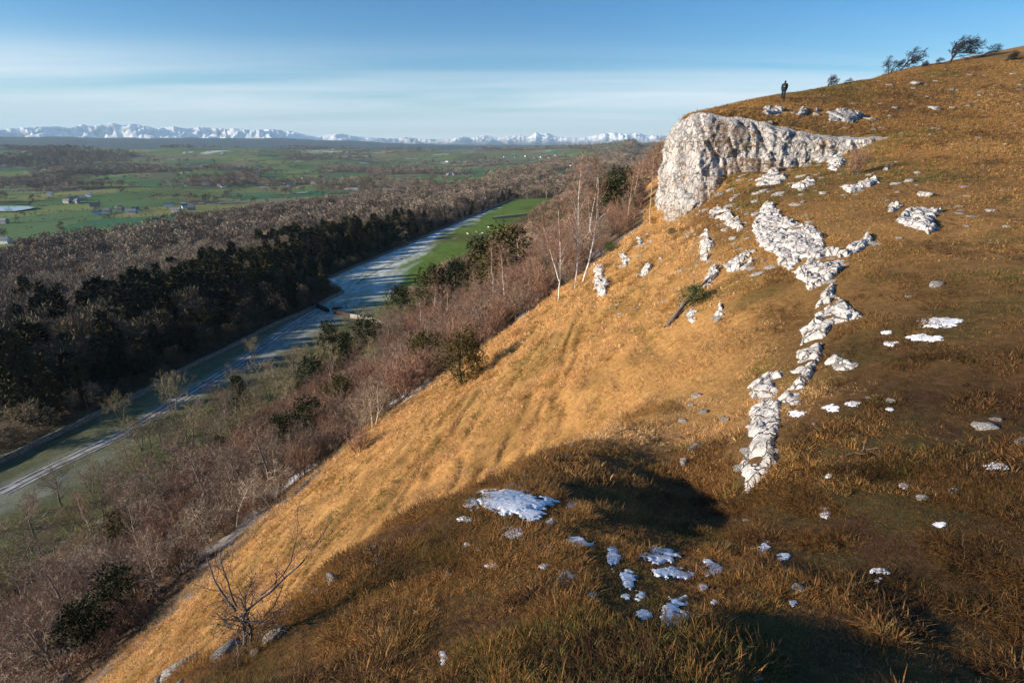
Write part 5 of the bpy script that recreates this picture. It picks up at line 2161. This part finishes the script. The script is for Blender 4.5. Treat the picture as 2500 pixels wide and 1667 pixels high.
def wood_scatter(name, x, y, src, H, tints, label, sc0=.75, sc1=1.2):
    z = ground_z(x, y)
    a, b = pix(x, y, z + H)
    ok = (a > -80) & (a < 1680) & (b < 1750)
    x, y, z = x[ok], y[ok], z[ok]
    sc = rng.uniform(sc0, sc1, len(x))
    S_, T2 = st(x, y)
    sc = sc * (1 - np.interp(S_, [140, 165], [.42, .62]) * sst(-26, -4, T2 - forest_edge(S_)) * (T2 < forest_edge(S_)))
    n = fbm(x / 45, y / 45, 231, 3) + rng.normal(0, .35, len(x))
    c = np.tile(np.array(tints[0]), (len(x), 1))
    c = pick(sst(.0, .4, n), c, tints[1])
    c = pick(sst(.0, .4, -n), c, tints[2])
    c = c * rng.uniform(.68, 1.3, len(x))[:, None]
    return scatter(name, np.stack([x, y, z], 1), np.stack([0 * x, 0 * x, rng.uniform(0, 6.28, len(x))], 1), np.stack([sc * rng.uniform(.9, 1.15, len(x)), sc, sc], 1), c, src, label, 'woodland')


BARE_T = [(.225, .175, .13), (.29, .235, .17), (.19, .145, .11)]
CON_T = [(.042, .045, .018), (.070, .064, .025), (.030, .033, .016)]
# belt left of the pasture
X, Y = jitter_grid(40, 330, 5.2, -62)
S, T_ = st(X, Y)
wa = wood_amount(X, Y)
ok = (wa > rng.uniform(.2, .9, len(X))) & (T_ < forest_edge(S) - 1.5)
con = ok & (((T_ > -150 - 14 * fbm(S / 30, T_ / 30, 233, 2)) & (rng.uniform(0, 1, len(X)) < np.interp(S, [0, 60, 110, 160, 190, 260, 330], [.35, .45, .55, .6, .45, .4, .2]))) | ((fbm(S / 26, T_ / 26, 235, 2) > .28) & (T_ > -200)))
wood_scatter('conifer_wood', X[con], Y[con], CONE_A, 13, CON_T, 'dark conifers massed along the left side of the frosted pasture', .75, 1.25)
br = ok & ~con & (T_ > -150)
wood_scatter('bare_wood', X[br], Y[br], BARE_A, 10, [(.15, .12, .075), (.19, .15, .09), (.11, .09, .06)], 'dull olive bare trees mixed into the dark conifers', .9, 1.35)  # olive twigs tinted darker to stand in for the shade inside this belt
br = ok & ~con & (T_ <= -150)
wood_scatter('bare_wood', X[br], Y[br], BARE_A, 10, BARE_T, 'bare brown wood behind the dark conifers', .85, 1.35)
es = rng.uniform(20, 330, 900)
et = forest_edge(es) - rng.uniform(.2, 8, 900)
ex_, ey_ = xy(es, et)
ez_ = ground_z(ex_, ey_)
ek = rng.uniform(.6, 1.3, 900)
scatter('undergrowth', np.stack([ex_, ey_, ez_], 1), np.stack([0 * ek, 0 * ek, rng.uniform(0, 6.28, 900)], 1), np.stack([ek, ek, ek], 1), np.tile(np.array([.10, .08, .05]), (900, 1)) * rng.uniform(.6, 1.3, 900)[:, None], BUSH, 'dark scrub along the foot of the conifer wood', 'undergrowth')
X, Y = jitter_grid(330, 820, 9.0)
S, T_ = st(X, Y)
wa = wood_amount(X, Y)
ok = (wa > rng.uniform(.25, .9, len(X))) & (T_ < -113)
con = ok & ((T_ > -127) & (rng.uniform(0, 1, len(X)) < .65))
wood_scatter('conifer_wood', X[con], Y[con], CONE_A, 13, CON_T, 'line of dark conifers along the far end of the pasture', .7, 1.0)
br = ok & ~con
wood_scatter('bare_wood', X[br], Y[br], BARE_B, 10, BARE_T, 'pale bare wood rolling down to the valley fields', .95, 1.55)
# wood on the scar's flank beyond the near trees
X, Y = jitter_grid(118, 520, 5.0, -12, 20)
S, T_ = st(X, Y)
bend = np.maximum(S - 62, 0) * .10
ok = (T_ > -62 + 4 * fbm(S / 20, S * 0, 237, 2)) & (T_ - bend < 0) & (S > 100)
wood_scatter('hanging_wood', X[ok], Y[ok], BARE_A, 10, [(.28, .185, .13), (.34, .24, .17), (.13, .11, .06)], 'bare wood on the far flank of the scar below the cliff', .5, .9)
X, Y = jitter_grid(445, 900, 8.0, -8, 18)
S, T_ = st(X, Y)
ok = (S > 470) & (T_ > -113) & (T_ < 0 + .1 * S)
wood_scatter('bare_wood', X[ok], Y[ok], BARE_B, 10, BARE_T, 'bare wood closing the far end of the pasture', .8, 1.2)
# valley copses, hedges, hill woods
X, Y = jitter_grid(820, 2000, 14)
wa = wood_amount(X, Y)
ok = wa > rng.uniform(.3, .9, len(X))
wood_scatter('valley_wood', X[ok], Y[ok], BARE_B, 10, [(.25, .195, .14), (.32, .25, .18), (.19, .15, .10)], 'grey-brown copses in the valley fields', 1.0, 1.5)
X, Y = jitter_grid(420, 2300, 3.6)
S, T_ = st(X, Y)
cid, hd = vor_fields(X, Y)
wa = wood_amount(X, Y)
ok = (hd < 1.7) & (wa < .3) & (T_ < -180) & (rng.uniform(0, 1, len(X)) < .75 + .25 * (fbm(X / 90, Y / 90, 239, 2) > .1))
wood_scatter('hedges', X[ok], Y[ok], CLUMP, 6, [(.10, .085, .05), (.16, .125, .08), (.07, .07, .04)], 'dark hedgerows between the valley fields', .13, .34)
ok2 = (hd < 3) & (wa < .3) & (T_ < -180) & (rng.uniform(0, 1, len(X)) < .02)
wood_scatter('hedgerow_trees', X[ok2], Y[ok2], BARE_B, 8, [(.17, .14, .095), (.22, .175, .12), (.12, .10, .07)], 'bare trees dotted along the valley hedgerows', .7, 1.2)
X, Y = jitter_grid(2000, 4200, 25)
wa = wood_amount(X, Y)
ok = wa > rng.uniform(.3, .9, len(X))
wood_scatter('hill_wood', X[ok], Y[ok], CLUMP, 10, [(.21, .165, .115), (.26, .205, .14), (.15, .13, .085)], 'dull brown woods on the low hills across the valley', 1.3, 2.2)
# ------------------------------------------------------------------ farm track and field walls
def strip(name, S, Tt, half, lift, mat, label, cat, kind=None):
    s = np.arange(S[0], S[-1], .8)
    t = np.interp(s, S, Tt) + .25 * fbm(s / 12, s * 0, 87, 2)
    V = []
    for o_ in (-half, -half * .3, half * .3, half):
        x, y = xy(s, t + o_ + .12 * fbm(s / 2.5, s * 0 + o_, 89, 2))
        V.append(np.stack([x, y, ground_z(x, y) + lift], 1))
    V = np.stack(V, 1)
    n = len(s)
    i = np.arange(n - 1)[:, None] * 4
    j = np.arange(3)[None]
    F = np.stack([i + j, i + j + 1, i + 4 + j + 1, i + 4 + j], -1).reshape(-1, 4)
    o = mobj(name, mesh_np(name, V.reshape(-1, 3), F, mat, True))
    tag(o, label, cat, kind=kind)
    return o


MAT['frost_verge'] = mat_plain('frosted_verge', (.36, .37, .36), var=.6, scale=.5)
MAT['straw_bank'] = mat_plain('straw_bank', (.50, .40, .23), var=.3, scale=1)
MAT['mud'] = mat_plain('track_mud', (.10, .085, .07), var=.4, scale=1.2)
strip('farm_track', TRACK[:, 0], TRACK[:, 1], 1.35, .05, MAT['frost_verge'], 'frosted farm track crossing the pasture', 'track', 'structure')
strip('wheel_rut', TRACK[:, 0], TRACK[:, 1] + .7, .20, .07, MAT['mud'], 'right-hand muddy wheel rut of the farm track', 'track', 'structure')
strip('wheel_rut', TRACK[:, 0], TRACK[:, 1] - .7, .20, .07, MAT['mud'], 'left-hand muddy wheel rut of the farm track', 'track', 'structure')


def wall(P, h, wd, label, mat='wall_stone', rough=.10):
    P = np.array(P, float)
    L = np.concatenate([[0], np.cumsum(np.linalg.norm(np.diff(P, axis=0), axis=1))])
    u = np.arange(0, L[-1], .7)
    x, y = np.interp(u, L, P[:, 0]), np.interp(u, L, P[:, 1])
    x = x + .25 * fbm(u / 9, u * 0, 151, 2)
    tx, ty = np.gradient(x), np.gradient(y)
    n = np.hypot(tx, ty)
    nx, ny = -ty / n, tx / n
    z = ground_z(x, y)
    rows = []
    for f, g in ((-.5, -.25), (-.34, h), (.34, h), (.5, -.25)):
        dz = z + g + (rough * fbm(u / .9, u * 0 + f, 153, 3) if g > 0 else 0)
        rows.append(np.stack([x + nx * wd * f, y + ny * wd * f, dz], 1))
    V = np.stack(rows, 1)
    c = (x[0], y[0], z[0])
    n_ = len(u)
    i = np.arange(n_ - 1)[:, None] * 4
    j = np.arange(3)[None]
    F = np.stack([i + j, i + 4 + j, i + 4 + j + 1, i + j + 1], -1).reshape(-1, 4)
    o = mobj('drystone_wall', mesh_np('drystone_wall', V.reshape(-1, 3) - np.array(c), F, MAT[mat]), loc=c)
    tag(o, label, 'wall')


def hp2(*a):
    return [hit(px, py)[:2] for px, py in a]


wall([xy(s_, float(forest_edge(np.array([s_]))[0]) + 1.2) for s_ in np.arange(20, 148, 6)], .9, .45, 'mossy drystone wall along the dark conifer wood beside the near pasture', 'wall_dark')
wall([xy(s_, float(forest_edge(np.array([s_]))[0]) + 1.0) for s_ in np.arange(166, 460, 8)], .9, .45, 'mossy drystone wall along the wood beside the far frosted pasture', 'wall_dark')
wall(hp2((745, 738), (765, 746), (803, 763)), 1.2, .7, 'dark wall between the pastures, left of the gap', 'wood_dark')
wall(hp2((818, 765), (858, 775)), 1.2, .8, 'dark wall between the pastures, right of the gap', 'wood_dark')
wall(hp2((858, 775), (905, 783), (957, 790)), 1.1, .7, 'pale frosted wall running right from the pasture gap into scrub')
wall(hp2((1205, 535), (1290, 525), (1380, 512), (1480, 498)), 1.3, 2.2, 'straw-coloured boundary bank crossing the far green pasture', 'straw_bank')

# fallen tree by the gap
T = Tree(611, thin=.02)
T.grow(V3((0, 0, .3)), V3((1, .1, .02)), 6.5, .42, 0, [dict(seg=6, gnarl=.08, up=0, taper=.4), dict(n=7, len=2.6, ang=50, rr=.5, seg=4, gnarl=.2, up=.06, **{'from': .3}), dict(n=5, len=1.1, ang=45, rr=.5, rmin=.03, seg=3, gnarl=.2, up=.04)])
t_, c_ = T.meshes('fallen_tree', MAT['wood_dark'], MAT['wood_dark'])
p = hit(812, 756)
put_tree((t_, c_), p, 1.2, .5, 'dark fallen tree lying on the frost beside the gap in the wall', None, 'tree', 'fallen_tree')

# leaning dead branch on the golden slope
a = Vector(hit(1627, 800))
b = Vector(hit(1748, 662)) + Vector((0, 0, .5))
T = Tree(612, thin=.012, sides=6)
d = b - a
T.grow(V3((0, 0, 0)), d, d.length, .11, 0, [dict(seg=9, gnarl=.035, up=0, taper=.2), dict(n=10, len=.9, ang=30, rr=.4, rmin=.012, seg=4, gnarl=.15, up=.03, **{'from': .4}), dict(n=4, len=.4, ang=35, rr=.5, rmin=.010, seg=3, gnarl=.2, up=.03)])
t_, c_ = T.meshes('dead_branch', MAT['dead_wood'], MAT['dead_wood'])
root = empty('dead_branch', tuple(a))
mobj('stem', t_, root)
mobj('twigs', c_, root)
tag(root, 'long grey dead branch leaning across the golden slope below the crags', 'branch')
for px, py, L, sd, lab in ((1640, 1078, .9, 613, 'bare orange-brown branch lying in grass above the hollow'), (1545, 1062, .8, 614, 'crooked bare branch lying left of the hollow'), (2105, 1120, .5, 615, 'thin grey stick in the dark grass right of the outcrop')):
    p = Vector(hit(px, py))
    T = Tree(sd, thin=.004, sides=5)
    T.grow(V3((-L * .5, 0, .05)), V3((1, .2, .10)), L, .018, 0, [dict(seg=6, gnarl=.16, up=0, taper=.3), dict(n=5, len=L * .4, ang=40, rr=.6, seg=4, gnarl=.2, up=.04, **{'from': .2}), dict(n=3, len=L * .15, ang=40, rr=.6, rmin=.003, seg=2, gnarl=.2)])
    t_, c_ = T.meshes('fallen_branch', MAT['twig_red'], MAT['twig_red'])
    root = empty('fallen_branch', tuple(p))
    mobj('stem', t_, root)
    if c_:
        mobj('twigs', c_, root)
    tag(root, lab, 'branch')
# juniper on the crags
for px, py, h, lab in ((1695, 745, 46, 'low green juniper bush beside the dead branch'), (1490, 615, 22, 'small green bush on the upper edge of the slope left of the cliff'), (1640, 575, 16, 'green bush on the turf at the cliff foot')):
    at_px(lib(('juniper', 0), lambda: yew(640, 1.4, 1.1, 'juniper', n=1800, leaf=.09)), px, py, h, 1.4, lab, 'juniper_bush', 'shrub', wide=1.2)

# ------------------------------------------------------------------ skin-built figures
def skin_mesh(name, V, E, R, mat, sub=2, root=0):
    me = bpy.data.meshes.new(name)
    me.from_pydata(V, E, [])
    o = bpy.data.objects.new(name, me)
    col.objects.link(o)
    m = o.modifiers.new('skin', 'SKIN')
    sv = me.skin_vertices[0].data
    for i, r in enumerate(R):
        sv[i].radius = r if isinstance(r, tuple) else (r, r)
        sv[i].use_root = i == root
    s2 = o.modifiers.new('sub', 'SUBSURF')
    s2.levels = sub
    s2.render_levels = sub
    dg = bpy.context.evaluated_depsgraph_get()
    out = bpy.data.meshes.new_from_object(o.evaluated_get(dg))
    out.materials.clear()
    out.materials.append(mat)
    out.shade_smooth()
    out.name = name
    bpy.data.objects.remove(o)
    return out


def person(loc, rz):
    V, E, R = [], [], []

    def add(p, r, par=None):
        V.append(p)
        R.append(r)
        if par is not None:
            E.append((par, len(V) - 1))
        return len(V) - 1
    pel = add((0, 0, .95), (.19, .14))
    wst = add((0, .02, 1.10), (.19, .14), pel)
    chs = add((0, .05, 1.30), (.20, .145), wst)
    sh = add((0, .07, 1.44), (.12, .09), chs)
    nk = add((0, .09, 1.52), .055, sh)
    hd = add((0, .115, 1.60), (.075, .085), nk)
    add((0, .125, 1.70), (.075, .09), hd)
    add((0, .205, 1.615), (.018, .02), hd)     # nose
    for s in (-1, 1):
        e = add((s * .085, .115, 1.625), (.012, .02), hd)
        a = add((s * .20, .06, 1.42), .070, sh)
        bend = .07 if s < 0 else .02
        el = add((s * .235, .0 + bend, 1.14), .058, a)
        wr = add((s * .215, .10 + bend, .94), .042, el)
        pm = add((s * .21, .125 + bend, .87), (.022, .038), wr)
        for q in range(4):
            f1 = add((s * .207, .095 + .021 * q + bend, .815), .0095, pm)
            f2 = add((s * .192, .105 + .021 * q + bend, .775 + .006 * abs(q - 1)), .0085, f1)
        t1 = add((s * .185, .165 + bend, .865), .011, wr)
        add((s * .175, .18 + bend, .82), .009, t1)
        hp_ = add((s * .10, .0, .88), .11, pel)
        fw = .07 if s > 0 else -.02
        kn = add((s * .095, fw * .75 + .03, .50), .085, hp_)
        an = add((s * .10, fw * .9 - (.10 if s < 0 else 0), .10), .065, kn)
        he = add((s * .10, fw * .9 - (.10 if s < 0 else 0) + .02, .045), .045, an)
        add((s * .105, fw * .9 + .17 - (.10 if s < 0 else 0), .035), (.04, .035), he)
    root = empty('person', loc, rz)
    root.scale = (1.15, 1.15, 1.05)
    mobj('body', skin_mesh('body', V, E, R, MAT['cloth_dark']), root)
    pk = skin_mesh('backpack', [(0, -.17, 1.05), (0, -.19, 1.25), (0, -.16, 1.45)], [(0, 1), (1, 2)], [(.15, .10), (.17, .12), (.12, .09)], MAT['pack'])
    b = mobj('backpack', pk, root)
    trim = skin_mesh('pocket', [(0, -.30, 1.10), (0, -.32, 1.22)], [(0, 1)], [(.08, .03), (.08, .03)], MAT['pack_trim'])
    mobj('pocket', trim, b)
    hat = skin_mesh('hood', [(0, .10, 1.60), (0, .10, 1.70), (0, .10, 1.76)], [(0, 1), (1, 2)], [(.09, .095), (.092, .10), (.05, .06)], MAT['cloth_dark'])
    mobj('hood', hat, root)
    for s in (-1, 1):
        fw = .07 if s > 0 else -.02
        y0 = fw * .9 - (.10 if s < 0 else 0)
        mobj('boot', skin_mesh('boot', [(s * .10, y0, .14), (s * .10, y0 + .01, .05), (s * .105, y0 + .19, .045)], [(0, 1), (1, 2)], [.058, (.056, .05), (.05, .045)], MAT['boot'], 1), root)
    tag(root, 'walker in dark clothing with a backpack, seen from behind on the skyline', 'person')
    return root


pz = W(1911, 240, 55.0)
person((pz[0], pz[1], gz(pz[0], pz[1]) - .01), -.45)

sv = [(0, -.45, .62), (0, -.15, .66), (0, .25, .66), (0, .50, .72), (0, .68, .88), (0, .86, .82)]
sr = [(.20, .22), (.27, .27), (.25, .26), (.16, .17), (.085, .10), (.05, .06)]
se = [(0, 1), (1, 2), (2, 3), (3, 4), (4, 5)]
for sx in (-1, 1):
    for yy in (-.38, .32):
        b = len(sv)
        sv += [(sx * .13, yy, .45), (sx * .13, yy - .03, .25), (sx * .13, yy, .02)]
        sr += [.075, .035, .03]
        se += [(0 if yy < 0 else 2, b), (b, b + 1), (b + 1, b + 2)]
    b = len(sv)
    sv.append((sx * .11, .66, .93))
    sr.append((.03, .02))
    se.append((4, b))
SHEEP = skin_mesh('sheep', sv, se, sr, MAT['fleece'], 1, 1)
SHEEP_PX = [(1142, 573), (1163, 568), (1172, 574), (1178, 572), (1186, 574), (1199, 578), (1216, 564), (1233, 559), (1254, 569), (1263, 568), (1300, 550), (1305, 548), (1318, 546), (1338, 530), (1366, 526), (1192, 557)]
for i, (px, py) in enumerate(SHEEP_PX):
    p = hit(px, py)
    o = mobj('sheep', SHEEP, None, tuple(p))
    o.rotation_euler = (0, 0, random.uniform(0, 6.28))
    s_ = random.uniform(.8, 1.0)
    o.scale = (s_, s_, s_)
    tag(o, 'white sheep grazing in the far green pasture', 'sheep', 'sheep in the far pasture')

# ------------------------------------------------------------------ farms and villages across the valley
def house(p, rz, L, D, H, white, label, group):
    root = empty('house', tuple(p), rz)
    rh = D * .42
    V = [(-L / 2, -D / 2, -1), (L / 2, -D / 2, -1), (L / 2, D / 2, -1), (-L / 2, D / 2, -1), (-L / 2, -D / 2, H), (L / 2, -D / 2, H), (L / 2, D / 2, H), (-L / 2, D / 2, H), (-L / 2, 0, H + rh), (L / 2, 0, H + rh)]
    F = [(0, 1, 5, 4), (2, 3, 7, 6), (1, 2, 6, 9, 5), (3, 0, 4, 8, 7)]
    mobj('wall', mesh_np('wall', V, F, MAT['render_white' if white else 'render_grey']), root)
    e, g = .45, .22
    V = []
    for sgn in (-1, 1):
        for x_ in (-L / 2 - e, L / 2 + e):
            V += [(x_, sgn * (D / 2 + e), H - e * .84 + .05), (x_, 0, H + rh + .05), (x_, 0, H + rh + .05 + g), (x_, sgn * (D / 2 + e), H - e * .84 + .05 + g)]
    F = []
    for b in (0, 8):
        F += [(b, b + 4, b + 5, b + 1), (b + 3, b + 2, b + 6, b + 7), (b, b + 3, b + 7, b + 4), (b, b + 1, b + 2, b + 3), (b + 4, b + 7, b + 6, b + 5)]
    rf = mobj('roof', mesh_np('roof', V, F, MAT['slate']), root)
    cx = L / 2 - .8
    bx = [(cx + a * .45, b * .45, c) for c in (H + rh * .6, H + rh + 1.3) for a, b in ((-1, -1), (1, -1), (1, 1), (-1, 1))]
    mobj('chimney', mesh_np('chimney', bx, [(0, 1, 5, 4), (1, 2, 6, 5), (2, 3, 7, 6), (3, 0, 4, 7), (4, 5, 6, 7)], MAT['render_grey']), rf)
    tag(root, label, 'house', group)


HOUSES = {
    'farm by the blue floodwater': [(218, 480, 1), (180, 488, 0), (165, 496, 0), (188, 496, 0), (124, 478, 1), (204, 490, 0)],
    'hamlet behind the bright green field': [(333, 517, 1), (293, 515, 0), (413, 505, 1), (452, 509, 1), (432, 519, 0), (239, 525, 1), (232, 505, 0), (262, 521, 0), (322, 522, 0), (468, 513, 0)],
    'village in mid valley': [(697, 449, 1), (719, 443, 1), (731, 452, 0), (742, 437, 1), (765, 449, 1), (781, 450, 0), (792, 447, 1), (796, 432, 1), (834, 438, 0), (656, 446, 0), (708, 455, 1), (751, 446, 0), (773, 443, 1), (688, 443, 0)],
    'farms under the left hills': [(631, 419, 1), (465, 421, 1), (444, 425, 0), (536, 456, 0), (547, 458, 1), (455, 454, 0), (8, 546, 0), (10, 595, 1)],
    'cottages on the right-hand hills': [(1232, 385, 1), (1284, 383, 1), (1259, 385, 0), (1341, 387, 1), (1322, 385, 1), (1355, 381, 1), (1091, 396, 1), (1106, 396, 1), (1093, 428, 1), (924, 414, 1), (1391, 406, 1), (1384, 407, 0), (1110, 427, 0)],
    'ruined barn in the wood': [(710, 561, 1)],
}
NUM = ['', 'second ', 'third ', 'fourth ', 'fifth ', 'sixth ', 'seventh ', 'eighth ', 'ninth ', 'tenth ', 'eleventh ', 'twelfth ', 'thirteenth ', 'fourteenth ']
for g, lst in HOUSES.items():
    lst = sorted(lst)
    for i, (px, py, wh) in enumerate(lst):
        p = hit(px, py)
        if p is None:
            continue
        r = np.hypot(p[0], p[1])
        f = 1.0 if r < 1800 else 1.25
        lab = f"{'white' if wh else 'grey stone'} slate-roofed house, {(NUM[i] + 'leftmost') if len(lst) > 1 else 'alone,'} of the {g}"
        house(p, random.uniform(-.6, .6) + math.radians(10), random.uniform(6, 11) * f, 4.6 * f, 3.4 * f, wh, lab, g)

# ------------------------------------------------------------------ tell alike things apart by their place in the row
ORD = ['leftmost', 'second', 'third', 'fourth', 'fifth', 'sixth', 'seventh', 'eighth', 'ninth', 'tenth', 'eleventh', 'twelfth', 'thirteenth', 'fourteenth', 'fifteenth', 'sixteenth', 'seventeenth', 'eighteenth', 'nineteenth']
TENS = {2: ('twentieth', 'twenty'), 3: ('thirtieth', 'thirty'), 4: ('fortieth', 'forty'), 5: ('fiftieth', 'fifty'), 6: ('sixtieth', 'sixty'), 7: ('seventieth', 'seventy')}


def ordinal(i):
    if i < 19:
        return ORD[i]
    n = i + 1
    a, b = divmod(n, 10)
    return TENS[a][0] if b == 0 else TENS[a][1] + '-' + ('first' if b == 1 else ORD[b - 1])


bpy.context.view_layer.update()
groups = {}
for o in col.objects:
    if o.parent is None and o.get('label') and o.get('group') and o.get('kind') is None:
        groups.setdefault(o['label'], []).append(o)
for lab, obs in groups.items():
    if len(obs) < 2:
        continue
    obs.sort(key=lambda o: pix(*o.matrix_world.translation)[0])
    for i, o in enumerate(obs):
        o['label'] = lab + ', ' + ('leftmost of them' if i == 0 else ('rightmost of them' if i == len(obs) - 1 else ordinal(i) + ' from left'))
# ------------------------------------------------------------------ the air between here and the mountains
def build_haze():
    m = bpy.data.materials.new('haze')
    m.use_nodes = True
    nt = m.node_tree
    nt.nodes.clear()
    out = nt.nodes.new('ShaderNodeOutputMaterial')
    v = nt.nodes.new('ShaderNodeVolumePrincipled')
    v.inputs['Color'].default_value = (.55, .80, 1.0, 1)
    v.inputs['Density'].default_value = HAZE
    v.inputs['Anisotropy'].default_value = 0.0
    nt.links.new(v.outputs[0], out.inputs['Volume'])
    bm = bmesh.new()
    bmesh.ops.create_cube(bm, size=1.0)
    me = bpy.data.meshes.new('haze')
    bm.to_mesh(me)
    me.materials.append(m)
    o = mobj('haze', me, loc=(0, 0, 400))
    o.scale = (48500, 48500, 1010)
    tag(o, 'thin blue winter haze filling the valley air', 'haze', kind='stuff')


HAZE = 4.8e-5
build_haze()
